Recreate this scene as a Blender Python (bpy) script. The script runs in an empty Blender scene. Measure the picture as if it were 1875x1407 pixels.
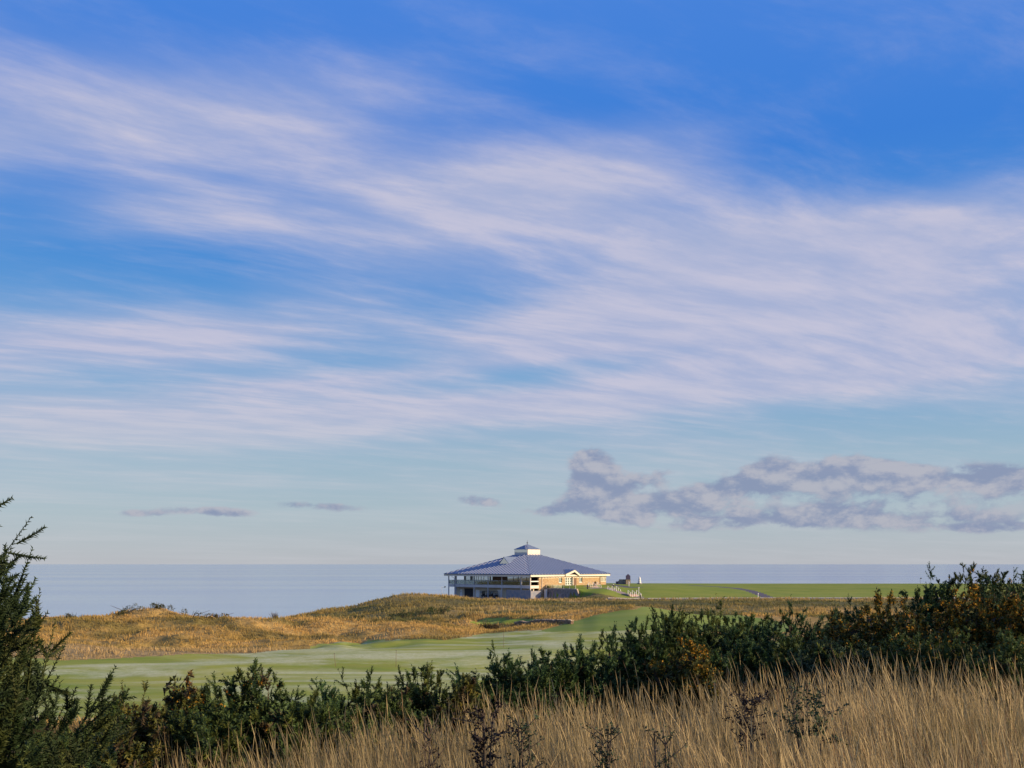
import bpy, math
import numpy as np
from mathutils import Vector, Matrix

# ------------------------------------------------------------------ camera, sky, sun, exposure
F = 1850.0            # focal length in photo pixels (photo 1875 x 1407)
CX, HY = 937.5, 1033.0
CAMZ = 25.0           # metres above the sea
scene = bpy.context.scene
C = scene.collection
cam_d = bpy.data.cameras.new('camera'); cam = bpy.data.objects.new('camera', cam_d); C.objects.link(cam)
cam.location = (0, 0, CAMZ); cam.rotation_euler = (math.radians(90), math.radians(0.0), 0)
cam_d.sensor_width = 36; cam_d.lens = F / 1875 * 36
cam_d.shift_y = (HY - 703.5) / 1875
cam_d.clip_start = 0.1; cam_d.clip_end = 200000
scene.camera = cam

SUN_EL, SUN_AZ = 15.0, 104.0      # azimuth clockwise from the viewing direction (+Y)
sun_vec = Vector((math.sin(math.radians(SUN_AZ)) * math.cos(math.radians(SUN_EL)),
                  math.cos(math.radians(SUN_AZ)) * math.cos(math.radians(SUN_EL)), math.sin(math.radians(SUN_EL))))
sl = bpy.data.lights.new('sun', 'SUN'); sl.energy = 5.0; sl.angle = math.radians(0.6); sl.color = (1.0, 0.74, 0.46)
so = bpy.data.objects.new('sun', sl); C.objects.link(so); so.location = (60, -30, 60)
so.rotation_euler = sun_vec.to_track_quat('Z', 'Y').to_euler()

scene.view_settings.view_transform = 'Standard'; scene.view_settings.look = 'None'
scene.view_settings.gamma = 1.0; scene.view_settings.use_curve_mapping = False
scene.view_settings.exposure = 0.55


class NT:
    """small helper round a node tree"""
    def __init__(s, tree): s.t = tree; s.n = tree.nodes; s.l = tree.links
    def put(s, sock, v):
        if v is None: return
        if isinstance(v, bpy.types.NodeSocket): s.l.new(v, sock)
        elif isinstance(v, (tuple, list)) and sock.type == 'RGBA' and len(v) == 3: sock.default_value = (*v, 1)
        else: sock.default_value = v
    def math(s, op, a, b=None, c=None, clamp=False):
        m = s.n.new('ShaderNodeMath'); m.operation = op; m.use_clamp = clamp
        for i, v in enumerate((a, b, c)): s.put(m.inputs[i], v)
        return m.outputs[0]
    def mix(s, f, a, b, mode='MIX'):
        m = s.n.new('ShaderNodeMix'); m.data_type = 'RGBA'; m.blend_type = mode
        s.put(m.inputs[0], f); s.put(m.inputs[6], a); s.put(m.inputs[7], b); return m.outputs[2]
    def comb(s, x, y, z):
        m = s.n.new('ShaderNodeCombineXYZ')
        for i, v in enumerate((x, y, z)): s.put(m.inputs[i], v)
        return m.outputs[0]
    def noise(s, vec, scale=1, detail=4, rough=0.5, dist=0.0):
        m = s.n.new('ShaderNodeTexNoise'); s.put(m.inputs['Vector'], vec)
        m.inputs['Scale'].default_value = scale; m.inputs['Detail'].default_value = detail
        m.inputs['Roughness'].default_value = rough; m.inputs['Distortion'].default_value = dist
        return m.outputs['Fac']
    def smooth(s, v, lo, hi, a=0.0, b=1.0):
        m = s.n.new('ShaderNodeMapRange'); m.interpolation_type = 'SMOOTHSTEP'
        s.put(m.inputs[0], v)
        for i, q in enumerate((lo, hi, a, b)): s.put(m.inputs[i + 1], q)
        return m.outputs[0]
    def ramp(s, v, stops):
        m = s.n.new('ShaderNodeValToRGB'); e = m.color_ramp.elements
        while len(e) < len(stops): e.new(0.5)
        for q, (p, c) in zip(e, stops): q.position = p; q.color = (*c, 1)
        s.put(m.inputs[0], v); return m.outputs[0]
    def scale_vec(s, vec, xyz, rotz=0.0):
        m = s.n.new('ShaderNodeMapping'); s.put(m.inputs['Vector'], vec)
        m.inputs['Scale'].default_value = xyz; m.inputs['Rotation'].default_value = (0, 0, rotz); return m.outputs[0]


def lin(r, g, b):
    f = lambda c: ((c / 255 + 0.055) / 1.055) ** 2.4 if c > 10 else c / 255 / 12.92
    return (f(r), f(g), f(b))


def build_world():
    w = bpy.data.worlds.new('World'); scene.world = w; w.use_nodes = True
    k = NT(w.node_tree); k.n.clear()
    out = k.n.new('ShaderNodeOutputWorld'); bg = k.n.new('ShaderNodeBackground')
    k.l.new(bg.outputs[0], out.inputs[0]); bg.inputs[1].default_value = 0.085
    sky = k.n.new('ShaderNodeTexSky'); sky.sky_type = 'NISHITA'; sky.sun_disc = False
    sky.sun_elevation = math.radians(SUN_EL); sky.sun_rotation = math.radians(SUN_AZ)
    sky.air_density = 1.0; sky.dust_density = 0.3; sky.ozone_density = 3.0
    tc = k.n.new('ShaderNodeTexCoord'); d = tc.outputs['Generated']
    sp = k.n.new('ShaderNodeSeparateXYZ'); k.l.new(d, sp.inputs[0]); x, y, z = sp.outputs
    az = k.math('ARCTAN2', x, y); el = k.math('ARCSINE', z)
    zp = k.math('MAXIMUM', z, 0.0)
    # clear sky: the physical sky, leaned towards the clean blue of a cold morning
    clear = k.ramp(k.math('DIVIDE', k.math('MAXIMUM', el, 0.0), 1.2),
                   [(0.0, lin(182, 186, 196)), (0.04, lin(170, 187, 199)), (0.085, lin(156, 183, 203)), (0.15, lin(120, 168, 212)),
                    (0.23, lin(72, 142, 216)), (0.32, lin(56, 128, 220)), (0.43, lin(72, 134, 226)), (1.0, lin(56, 100, 195))])
    clear10 = k.mix(1.0, clear, (8.0, 8.0, 8.0), 'MULTIPLY')
    base = k.mix(0.88, sky.outputs[0], clear10)

    def blobs(lst, thin=1.0):
        tot = None
        for (px, py, rx, ry, rot, wt) in lst:
            A = math.atan((px - CX) / F); E = math.atan((HY - py) / F * math.cos(A))
            ca, sa = math.cos(math.radians(rot)), math.sin(math.radians(rot))
            da = k.math('SUBTRACT', az, A); de = k.math('SUBTRACT', el, E)
            u = k.math('DIVIDE', k.math('ADD', k.math('MULTIPLY', da, ca), k.math('MULTIPLY', de, -sa)), rx / F)
            v = k.math('DIVIDE', k.math('ADD', k.math('MULTIPLY', da, sa), k.math('MULTIPLY', de, ca)), ry * thin / F)
            g = k.math('MULTIPLY', k.math('EXPONENT', k.math('MULTIPLY', k.math('ADD', k.math('MULTIPLY', u, u), k.math('MULTIPLY', v, v)), -1.0)), wt)
            tot = g if tot is None else k.math('ADD', tot, g)
        return tot
    # high thin cloud drawn out in streaks on a plane overhead; the streaks run to the right
    zz = k.math('ADD', zp, 0.06)
    P = k.comb(k.math('DIVIDE', x, zz), k.math('DIVIDE', y, zz), 0.0)
    rot = k.scale_vec(P, (1, 1, 1), math.radians(-30))
    wv = k.n.new('ShaderNodeTexNoise'); k.l.new(k.scale_vec(rot, (0.35, 0.5, 1)), wv.inputs['Vector'])
    wv.inputs['Scale'].default_value = 1.0; wv.inputs['Detail'].default_value = 3
    ad = k.n.new('ShaderNodeVectorMath'); ad.operation = 'MULTIPLY_ADD'
    k.l.new(wv.outputs['Color'], ad.inputs[0]); ad.inputs[1].default_value = (1.0, 0.8, 0); k.l.new(rot, ad.inputs[2])
    n1 = k.noise(k.scale_vec(ad.outputs[0], (0.5, 0.95, 1)), 1.0, 4, 0.45, 0.4)
    n2 = k.noise(k.scale_vec(ad.outputs[0], (0.75, 1.9, 1)), 2.6, 8, 0.62, 0.0)
    bias = blobs([(250, 230, 520, 95, -10, 0.30), (850, 370, 520, 95, -11, 0.36), (1500, 480, 520, 130, -3, 0.34),
                  (1250, 560, 420, 90, -8, 0.20), (350, 625, 620, 46, -6, 0.38), (1050, 745, 900, 34, -5, 0.24), (300, 765, 760, 32, -4, 0.30), (700, 690, 500, 22, -7, 0.2),
                  (1700, 640, 360, 70, -2, 0.22), (600, 880, 800, 22, -2, 0.10),
                  (60, 350, 170, 60, -14, -0.22), (420, 470, 330, 60, -12, -0.20), (760, 590, 300, 42, -9, -0.30), (1050, 670, 230, 26, -7, -0.22),
                  (900, 60, 900, 90, 2, -0.10), (1600, 290, 420, 70, 4, -0.22), (1100, 200, 300, 60, -4, -0.12), (80, 480, 260, 30, -8, -0.12)])
    s = k.math('ADD', k.math('ADD', k.math('MULTIPLY', n1, 0.82), k.math('MULTIPLY', n2, 0.20)), k.math('MULTIPLY', bias, 1.12))
    dens = k.smooth(s, 0.33, 0.93)
    dens = k.math('ADD', dens, k.math('MULTIPLY', k.smooth(n2, 0.42, 0.8), 0.22), clamp=True)
    low = k.smooth(el, 0.02, 0.16)
    dens = k.math('MULTIPLY', dens, k.math('MULTIPLY_ADD', low, 0.6, 0.4))
    cirr = k.mix(k.smooth(n2, 0.3, 0.7), lin(164, 174, 206), lin(194, 192, 211))
    cirr = k.mix(k.smooth(el, 0.03, 0.2), lin(196, 198, 204), cirr)
    col = k.mix(k.math('MULTIPLY', dens, 0.93), base, k.mix(1.0, cirr, (8.6, 8.6, 8.6), 'MULTIPLY'))
    # low broken cumulus far out over the sea
    Q = k.comb(k.math('MULTIPLY', az, 1.0), k.math('MULTIPLY', el, 1.75), 0.0)
    c1 = k.noise(Q, 19.0, 8, 0.62, 0.15)
    c2 = k.noise(k.comb(k.math('ADD', az, 0.003), k.math('MULTIPLY', k.math('ADD', el, 0.009), 1.75), 0.0), 19.0, 8, 0.62, 0.15)
    cb = blobs([(1078, 845, 36, 28, 0, 0.46), (1090, 870, 60, 26, -20, 0.40), (1145, 890, 95, 24, -16, 0.46), (1100, 925, 110, 22, -4, 0.36), (1400, 868, 70, 32, -14, 0.42),
                (1540, 868, 130, 38, -6, 0.52), (1760, 876, 180, 24, 2, 0.5), (1270, 912, 140, 24, -10, 0.38), (1440, 945, 240, 22, -4, 0.46),
                (1640, 952, 180, 18, -1, 0.38), (880, 918, 40, 14, 4, 0.40), (590, 928, 70, 11, 2, 0.40), (390, 937, 75, 11, 2, 0.38),
                (1010, 936, 50, 12, 0, 0.26), (260, 940, 40, 9, 0, 0.30), (2300, 880, 300, 40, 0, 0.45), (-500, 920, 200, 24, 0, 0.4),
                (3300, 860, 400, 50, 0, 0.4), (1250, 935, 150, 16, -6, 0.2), (1330, 888, 80, 16, -10, 0.2), (1780, 968, 130, 12, 0, 0.34)], 0.84)
    cs = k.math('ADD', k.math('MULTIPLY_ADD', c1, 1.7, -0.35), k.math('MULTIPLY', cb, 1.1))
    cd = k.math('MULTIPLY', k.smooth(cs, 0.62, 0.90), k.smooth(cb, 0.06, 0.22))
    lit = k.smooth(k.math('SUBTRACT', c1, c2), -0.10, 0.14)
    ccol = k.mix(lit, lin(130, 142, 174), lin(178, 178, 190))
    col = k.mix(k.math('MULTIPLY', cd, 0.82), col, k.mix(1.0, ccol, (8.2, 8.2, 8.2), 'MULTIPLY'))
    k.l.new(col, bg.inputs[0])


build_world()

# ------------------------------------------------------------------ helpers
MATS = {}


def new_mat(name):
    m = bpy.data.materials.new(name); m.use_nodes = True; MATS[name] = m
    k = NT(m.node_tree); b = k.n['Principled BSDF']
    return m, k, b


def obj_coord(k):
    return k.n.new('ShaderNodeTexCoord').outputs['Object']


def world_coord(k):
    return k.n.new('ShaderNodeNewGeometry').outputs['Position']


def simple(name, c1, c2=None, rough=0.6, scale=2.0, metal=0.0, bump=0.0, bscale=None, spec=0.4, detail=6):
    m, k, b = new_mat(name)
    co = obj_coord(k)
    n = k.noise(co, scale, detail, 0.6)
    k.put(b.inputs['Base Color'], k.mix(k.smooth(n, 0.3, 0.7), c1, c2 or tuple(v * 0.8 for v in c1)))
    b.inputs['Roughness'].default_value = rough; b.inputs['Metallic'].default_value = metal
    b.inputs['Specular IOR Level'].default_value = spec
    if bump:
        bp = k.n.new('ShaderNodeBump'); bp.inputs['Strength'].default_value = bump; bp.inputs['Distance'].default_value = 0.02
        k.l.new(k.noise(co, bscale or scale * 6, 4, 0.6), bp.inputs['Height']); k.l.new(bp.outputs[0], b.inputs['Normal'])
    return m


def plant_mat(name, trans=0.25, rough=0.65, gain=1.0):
    m, k, b = new_mat(name)
    a = k.n.new('ShaderNodeAttribute'); a.attribute_name = 'Col'
    col = a.outputs['Color']
    k.put(b.inputs['Base Color'], col); b.inputs['Roughness'].default_value = rough
    b.inputs['Specular IOR Level'].default_value = 0.25
    if trans:
        t = k.n.new('ShaderNodeBsdfTranslucent'); k.put(t.inputs[0], col)
        mx = k.n.new('ShaderNodeMixShader'); mx.inputs[0].default_value = trans
        k.l.new(b.outputs[0], mx.inputs[1]); k.l.new(t.outputs[0], mx.inputs[2])
        k.l.new(mx.outputs[0], k.n['Material Output'].inputs[0])
    return m


def tag(o, label=None, cat=None, group=None, kind=None):
    if label: o['label'] = label
    if cat: o['category'] = cat
    if group: o['group'] = group
    if kind: o['kind'] = kind
    return o


def link(o, parent=None):
    C.objects.link(o)
    if parent is not None: o.parent = parent
    return o


def empty(name, loc=(0, 0, 0), rz=0.0, label=None, cat=None, group=None):
    o = bpy.data.objects.new(name, None); o.empty_display_size = 0.3
    o.location = loc; o.rotation_euler = (0, 0, rz)
    link(o); return tag(o, label, cat, group)


def np_mesh(name, V, tris, col=None, mat=None, quads=None, smooth=False):
    """mesh from numpy arrays (fast)"""
    me = bpy.data.meshes.new(name)
    V = np.asarray(V, dtype=np.float32)
    parts, tot = [], []
    if tris is not None and len(tris): parts.append(np.asarray(tris, np.int32).ravel()); tot.append(np.full(len(tris), 3, np.int32))
    if quads is not None and len(quads): parts.append(np.asarray(quads, np.int32).ravel()); tot.append(np.full(len(quads), 4, np.int32))
    loops = np.concatenate(parts); tot = np.concatenate(tot)
    me.vertices.add(len(V)); me.vertices.foreach_set('co', V.ravel())
    me.loops.add(len(loops)); me.loops.foreach_set('vertex_index', loops)
    me.polygons.add(len(tot))
    st = np.concatenate([[0], np.cumsum(tot)[:-1]]).astype(np.int32)
    me.polygons.foreach_set('loop_start', st)
    me.update(calc_edges=True)
    me.polygons.foreach_set('use_smooth', np.full(len(tot), smooth, bool))
    if col is not None:
        c = np.ones((len(V), 4), np.float32); c[:, :3] = col
        a = me.attributes.new('Col', 'FLOAT_COLOR', 'POINT'); a.data.foreach_set('color', c.ravel())
    if mat: me.materials.append(MATS[mat])
    me.validate()
    return me


def np_obj(name, V, tris, col=None, mat=None, quads=None, parent=None, smooth=False):
    return link(bpy.data.objects.new(name, np_mesh(name, V, tris, col, mat, quads, smooth)), parent)


class MB:
    """collects boxes, bars, prisms into one mesh"""
    def __init__(s): s.v = []; s.f = []
    def box(s, x0, x1, y0, y1, z0, z1):
        i = len(s.v)
        s.v += [(x0, y0, z0), (x1, y0, z0), (x1, y1, z0), (x0, y1, z0), (x0, y0, z1), (x1, y0, z1), (x1, y1, z1), (x0, y1, z1)]
        s.f += [tuple(i + q for q in f) for f in ((0, 3, 2, 1), (4, 5, 6, 7), (0, 1, 5, 4), (1, 2, 6, 5), (2, 3, 7, 6), (3, 0, 4, 7))]
        return s
    def bar(s, a, b, w, h, up=(0, 0, 1)):
        a = Vector(a); b = Vector(b); d = (b - a).normalized(); up = Vector(up)
        if abs(d.dot(up)) > 0.98: up = Vector((1, 0, 0))
        r = d.cross(up).normalized() * (w / 2); u = r.cross(d).normalized() * (h / 2)
        i = len(s.v)
        for p in (a, b): s.v += [tuple(p - r - u), tuple(p + r - u), tuple(p + r + u), tuple(p - r + u)]
        s.f += [tuple(i + q for q in f) for f in ((0, 1, 2, 3), (7, 6, 5, 4), (0, 4, 5, 1), (1, 5, 6, 2), (2, 6, 7, 3), (3, 7, 4, 0))]
        return s
    def tube(s, pts, rad, n=8):
        pts = [Vector(p) for p in pts]; rad = rad if isinstance(rad, (list, tuple)) else [rad] * len(pts)
        i0 = len(s.v)
        for j, p in enumerate(pts):
            d = (pts[min(j + 1, len(pts) - 1)] - pts[max(j - 1, 0)]).normalized()
            r = d.cross(Vector((0, 0, 1)) if abs(d.z) < 0.95 else Vector((1, 0, 0))).normalized(); u = r.cross(d)
            for q in range(n):
                a = 2 * math.pi * q / n; s.v.append(tuple(p + (r * math.cos(a) + u * math.sin(a)) * rad[j]))
        for j in range(len(pts) - 1):
            for q in range(n):
                a = i0 + j * n + q; b = i0 + j * n + (q + 1) % n
                s.f.append((a, b, b + n, a + n))
        s.f.append(tuple(i0 + q for q in range(n))); s.f.append(tuple(i0 + (len(pts) - 1) * n + q for q in range(n - 1, -1, -1)))
        return s
    def prism(s, poly, off):
        """polygon (3d points) thickened by the vector off"""
        i = len(s.v); n = len(poly); off = Vector(off)
        s.v += [tuple(p) for p in poly] + [tuple(Vector(p) + off) for p in poly]
        s.f.append(tuple(range(i, i + n))); s.f.append(tuple(range(i + 2 * n - 1, i + n - 1, -1)))
        for q in range(n):
            r = (q + 1) % n; s.f.append((i + q, i + n + q, i + n + r, i + r))
        return s
    def build(s, name, mat, parent=None, smooth=False):
        import bmesh
        me = bpy.data.meshes.new(name); me.from_pydata(s.v, [], s.f)
        bm = bmesh.new(); bm.from_mesh(me); bmesh.ops.recalc_face_normals(bm, faces=bm.faces); bm.to_mesh(me); bm.free()
        me.materials.append(MATS[mat]); me.update()
        if smooth:
            for p in me.polygons: p.use_smooth = True
        return link(bpy.data.objects.new(name, me), parent)


# value noise in numpy
def _h(ix, iy, seed):
    n = (ix.astype(np.int64) * 374761393 + iy.astype(np.int64) * 668265263 + seed * 1442695041) & 0x7fffffff
    n = (n ^ (n >> 13)) * 1274126177 & 0x7fffffff
    return ((n ^ (n >> 16)) & 0xffff) / 65535.0


def vnoise(x, y, seed=0):
    ix = np.floor(x); iy = np.floor(y); fx = x - ix; fy = y - iy
    fx = fx * fx * (3 - 2 * fx); fy = fy * fy * (3 - 2 * fy)
    a = _h(ix, iy, seed); b = _h(ix + 1, iy, seed); c = _h(ix, iy + 1, seed); d = _h(ix + 1, iy + 1, seed)
    return (a * (1 - fx) + b * fx) * (1 - fy) + (c * (1 - fx) + d * fx) * fy


def fbm(x, y, seed=0, oct=4):
    t = 0; amp = 0.5; tot = 0
    for o in range(oct):
        t = t + amp * vnoise(x, y, seed + o * 17); tot += amp; amp *= 0.5; x = x * 2.03 + 3.1; y = y * 2.03 + 1.7
    return t / tot


def sstep(a, b, v):
    t = np.clip((v - a) / (b - a), 0, 1); return t * t * (3 - 2 * t)


# ------------------------------------------------------------------ terrain heights (metres below the lens)
KD = [-60, 0, 4, 8, 12, 16, 22, 30, 45, 60, 80, 100, 115, 130, 145, 160, 180, 205, 230, 245, 255, 262, 270, 278, 286, 300, 315, 330, 345, 360, 390, 430, 480, 700]
KP = [-900, 0, 230, 450, 620, 750, 880, 1000, 1057, 1100, 1160, 1400, 1640, 1875, 2800]
near_l = [-1.7, -1.7, -1.95, -2.35, -2.75, -3.2, -4.0, -5.2, -7.4, -8.7]
near_r = [-1.7, -1.7, -1.80, -1.88, -1.96, -2.05, -2.3, -3.4, -6.4, -8.2]
LCOAST = [-18, -20, -21.5, -23, -24, -25, -26, -27, -28, -29, -30, -30, -31, -32, -33]
RCOAST = [-14, -25, -31, -33]
FLAT = [-9.0, -9.0, -9.0, -9.0, -9.0, -9.0, -9.0, -8.8, -8.9, -9.0, -9.0, -8.8, -8.5, -8.05, -7.4, -7.0, -6.75, -6.7, -8] + RCOAST
FARH = {
    -900: [-9.1, -9.3, -9.0, -8.4, -7.9, -8.7, -10, -12, -16] + LCOAST,
    0: [-9.1, -9.3, -9.0, -8.4, -7.9, -8.6, -10, -12, -16] + LCOAST,
    230: [-9.1, -9.3, -9.0, -8.3, -7.4, -7.8, -10, -12, -16] + LCOAST,
    450: [-9.1, -9.3, -9.1, -8.6, -8.1, -8.6, -10.2, -12, -14, -16, -18, -19, -20, -22, -24, -26, -27, -28, -29, -30, -30, -31, -32, -33],
    620: [-9.1, -9.3, -9.1, -8.5, -7.9, -8.5, -9.6, -10.5, -10.5, -11, -12, -13, -15, -17, -19, -22, -24, -26, -28, -30, -30, -31, -32, -33],
    750: [-9.1, -9.3, -9.2, -8.9, -8.1, -8.5, -9.2, -8.8, -7.9, -7.35, -7.6, -8.3, -9.1, -9.5, -9.6, -9.8, -11, -13, -16, -20, -26, -30, -32, -33],
    880: [-9.1, -9.3, -9.2, -9.05, -9.0, -8.9, -8.9, -8.8, -8.7, -8.8, -9.1, -9.4, -9.55, -9.6, -9.6, -9.6, -9.8, -10.2, -11, -14, -20, -28, -31, -33],
    1000: [-9.1, -9.2, -9.0, -8.8, -8.6, -8.6, -8.9, -9.1, -9.1, -9.2, -9.3, -9.4, -9.5, -9.5, -9.5, -9.0, -8.0, -7.0, -7.2, -9, -15, -26, -31, -33],
    1057: [-9.1, -9.2, -8.95, -8.6, -8.1, -8.0, -8.9, -9.1, -9.0, -9.1, -9.1, -8.9, -8.2, -7.0, -6.4, -6.1, -6.2, -6.3, -6.6, -8] + RCOAST,
    1100: [-9.1, -9.1, -8.9, -8.4, -7.8, -7.7, -8.9, -8.9, -8.6, -8.9, -9.0, -8.6, -7.6, -6.8, -6.2, -6.1, -6.2, -6.3, -6.6, -8] + RCOAST,
    1160: [-9.0, -9.0, -8.8, -8.3, -7.7, -7.5, -8.8, -8.9, -8.7, -8.9, -9.0, -9.0, -8.6, -7.7, -6.9, -6.35, -6.3, -6.4, -6.6, -8] + RCOAST,
    1400: [-8.9] + FLAT, 1640: [-8.9] + FLAT, 1875: [-8.9] + FLAT, 2800: [-8.9] + FLAT,
}
KH = {}
for _p in KP:      # the bank the camera stands on falls away more to the left than to the right
    _w = min(1.0, max(0.0, (_p - 150) / 1500.0))
    KH[_p] = [a + (b - a) * _w for a, b in zip(near_l, near_r)] + FARH[_p]
KDa = np.array(KD, float); KT = (np.array(KP, float) - CX) / F
TAB = np.array([KH[p] for p in KP], float)
assert TAB.shape == (len(KP), len(KD)), TAB.shape
# building frame
BC = np.array([4.54, 300.0]); BROT = math.radians(46.2)
E1 = np.array([math.cos(BROT), math.sin(BROT)]); E2 = np.array([-math.sin(BROT), math.cos(BROT)])
A_EAVE = 17.46; BW = 16.56


def to_local(x, y):
    dx, dy = x - BC[0], y - BC[1]
    return dx * E1[0] + dy * E1[1], dx * E2[0] + dy * E2[1]


def hermite_idx(K, v):
    i = np.clip(np.searchsorted(K, v, side='right') - 1, 0, len(K) - 2)
    return i, np.clip((v - K[i]) / (K[i + 1] - K[i]), 0, 1)


def H(x, y):
    """ground height above the sea at world x, y (arrays)"""
    x = np.asarray(x, float); y = np.asarray(y, float)
    t = x / np.maximum(y, 3.0)
    i, f = hermite_idx(KDa, np.clip(y, KDa[0], KDa[-1])); j, g = hermite_idx(KT, np.clip(t, KT[0], KT[-1]))
    g = g * g * (3 - 2 * g)
    def tab(jj, ii): return TAB[np.clip(jj, 0, len(KP) - 1), np.clip(ii, 0, len(KD) - 1)]
    def prof(jj):       # limited cubic along the distance
        p0, p1, p2, p3 = tab(jj, i - 1), tab(jj, i), tab(jj, i + 1), tab(jj, i + 2)
        d0 = KDa[np.clip(i, 0, None)] - KDa[np.clip(i - 1, 0, None)]; d1 = KDa[i + 1] - KDa[i]; d2 = KDa[np.clip(i + 2, 0, len(KD) - 1)] - KDa[i + 1]
        s1 = (p2 - p1) / d1; s0 = np.where(d0 > 0, (p1 - p0) / np.where(d0 > 0, d0, 1), s1); s2 = np.where(d2 > 0, (p3 - p2) / np.where(d2 > 0, d2, 1), s1)
        m1 = np.where(s0 * s1 > 0, 2 * s0 * s1 / (s0 + s1 + 1e-12 * np.sign(s0 + s1 + 1e-20)), 0); m2 = np.where(s1 * s2 > 0, 2 * s1 * s2 / (s1 + s2 + 1e-12 * np.sign(s1 + s2 + 1e-20)), 0)
        h = f
        return ((2 * h**3 - 3 * h**2 + 1) * p1 + (h**3 - 2 * h**2 + h) * d1 * m1 + (-2 * h**3 + 3 * h**2) * p2 + (h**3 - h**2) * d1 * m2)
    z = prof(j) * (1 - g) + prof(j + 1) * g
    # dunes: hummocks in the rough between 104 and 240 m, smaller bumps close by
    left = 1 - sstep(-0.02, 0.04, t)
    du = sstep(104, 128, y) * (1 - sstep(165, 200, y)) * left * (1 - 0.85 * sstep(-0.17, -0.08, t) * (1 - sstep(138, 150, y)))
    for (bx, by, br, bh) in ((-57, 148, 8, 1.1), (-70, 146, 6, 0.9), (-48, 150, 6, 1.1), (-42, 147, 5, 0.9), (-30, 150, 9, 0.7)):
        z = z + 0.6 * bh * np.exp(-((x - bx) ** 2 + (y - by) ** 2) / br ** 2)
    z = z + du * ((fbm(x / 13.0, y / 11.0, 5, 4) - 0.5) * 4.2 + np.abs(fbm(x / 7.0, y / 6.0, 9, 3) - 0.5) * 2.4 - 1.45)
    z = z + 0.9 * np.exp(-((x - 18) / 8.5) ** 2 - ((y - 158) / 11) ** 2) + 0.35 * np.exp(-((x + 0.5) / 7) ** 2 - ((y - 166) / 6) ** 2)
    ro = sstep(165, 190, y) * (1 - sstep(235, 258, y))
    z = z + ro * ((fbm(x / 12.0, y / 8.0, 21, 4) - 0.5) * 1.9 - 0.15)
    fw = sstep(45, 60, y) * (1 - sstep(104, 118, y))
    z = z + fw * (fbm(x / 30.0, y / 18.0, 33, 2) - 0.5) * 1.0
    z = z + (fbm(x / 2.6, y / 2.6, 41, 3) - 0.5) * 0.22 * sstep(2, 6, y) * (1 - sstep(30, 50, y))
    # yard, terrace and the cut between them at the pavilion
    lx, ly = to_local(x, y)
    yard = np.full_like(z, -9.6)
    terr = -6.12 - 0.066 * np.clip(-BW - ly, 0, 12)
    side = sstep(-10.35, -10.05, lx)
    loc = yard * (1 - side) + terr * side
    wy = sstep(-BW - 15 - 5 * (1 - side), -BW - 10.8, ly) * (1 - sstep(14, 22, ly)) * sstep(-25, -19, lx) * (1 - sstep(18, 30, lx))
    wy = np.where(side > 0.5, sstep(-BW - 13.5, -BW - 10, ly) * (1 - sstep(14, 22, ly)) * (1 - sstep(10, 22, lx)), wy)
    z = z * (1 - wy) + loc * wy
    return CAMZ + z


def ray(px, py, dmin=3.0, dmax=480.0):
    """world point where the line of sight through a photo pixel meets the ground"""
    tx = (px - CX) / F; tz = -(py - HY) / F
    D = np.concatenate([np.arange(dmin, 60, 0.05), np.arange(60, dmax, 0.2)])
    hit = np.where(CAMZ + tz * D <= H(tx * D, D))[0]
    d = D[hit[0]] if len(hit) else dmax
    return np.array([tx * d, d, float(H(np.array([tx * d]), np.array([d]))[0])])


def at(px, D):
    x = (px - CX) / F * D
    return np.array([x, D, float(H(np.array([x]), np.array([D]))[0])])


def in_poly(x, y, poly):
    inside = np.zeros(x.shape, bool); n = len(poly); j = n - 1
    for i in range(n):
        xi, yi = poly[i]; xj, yj = poly[j]
        c = ((yi > y) != (yj > y)) & (x < (xj - xi) * (y - yi) / (yj - yi + 1e-12) + xi)
        inside ^= c; j = i
    return inside


def poly_px(pts, dmin=40):
    return [tuple(ray(px, py, dmin)[:2]) for px, py in pts]


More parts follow.
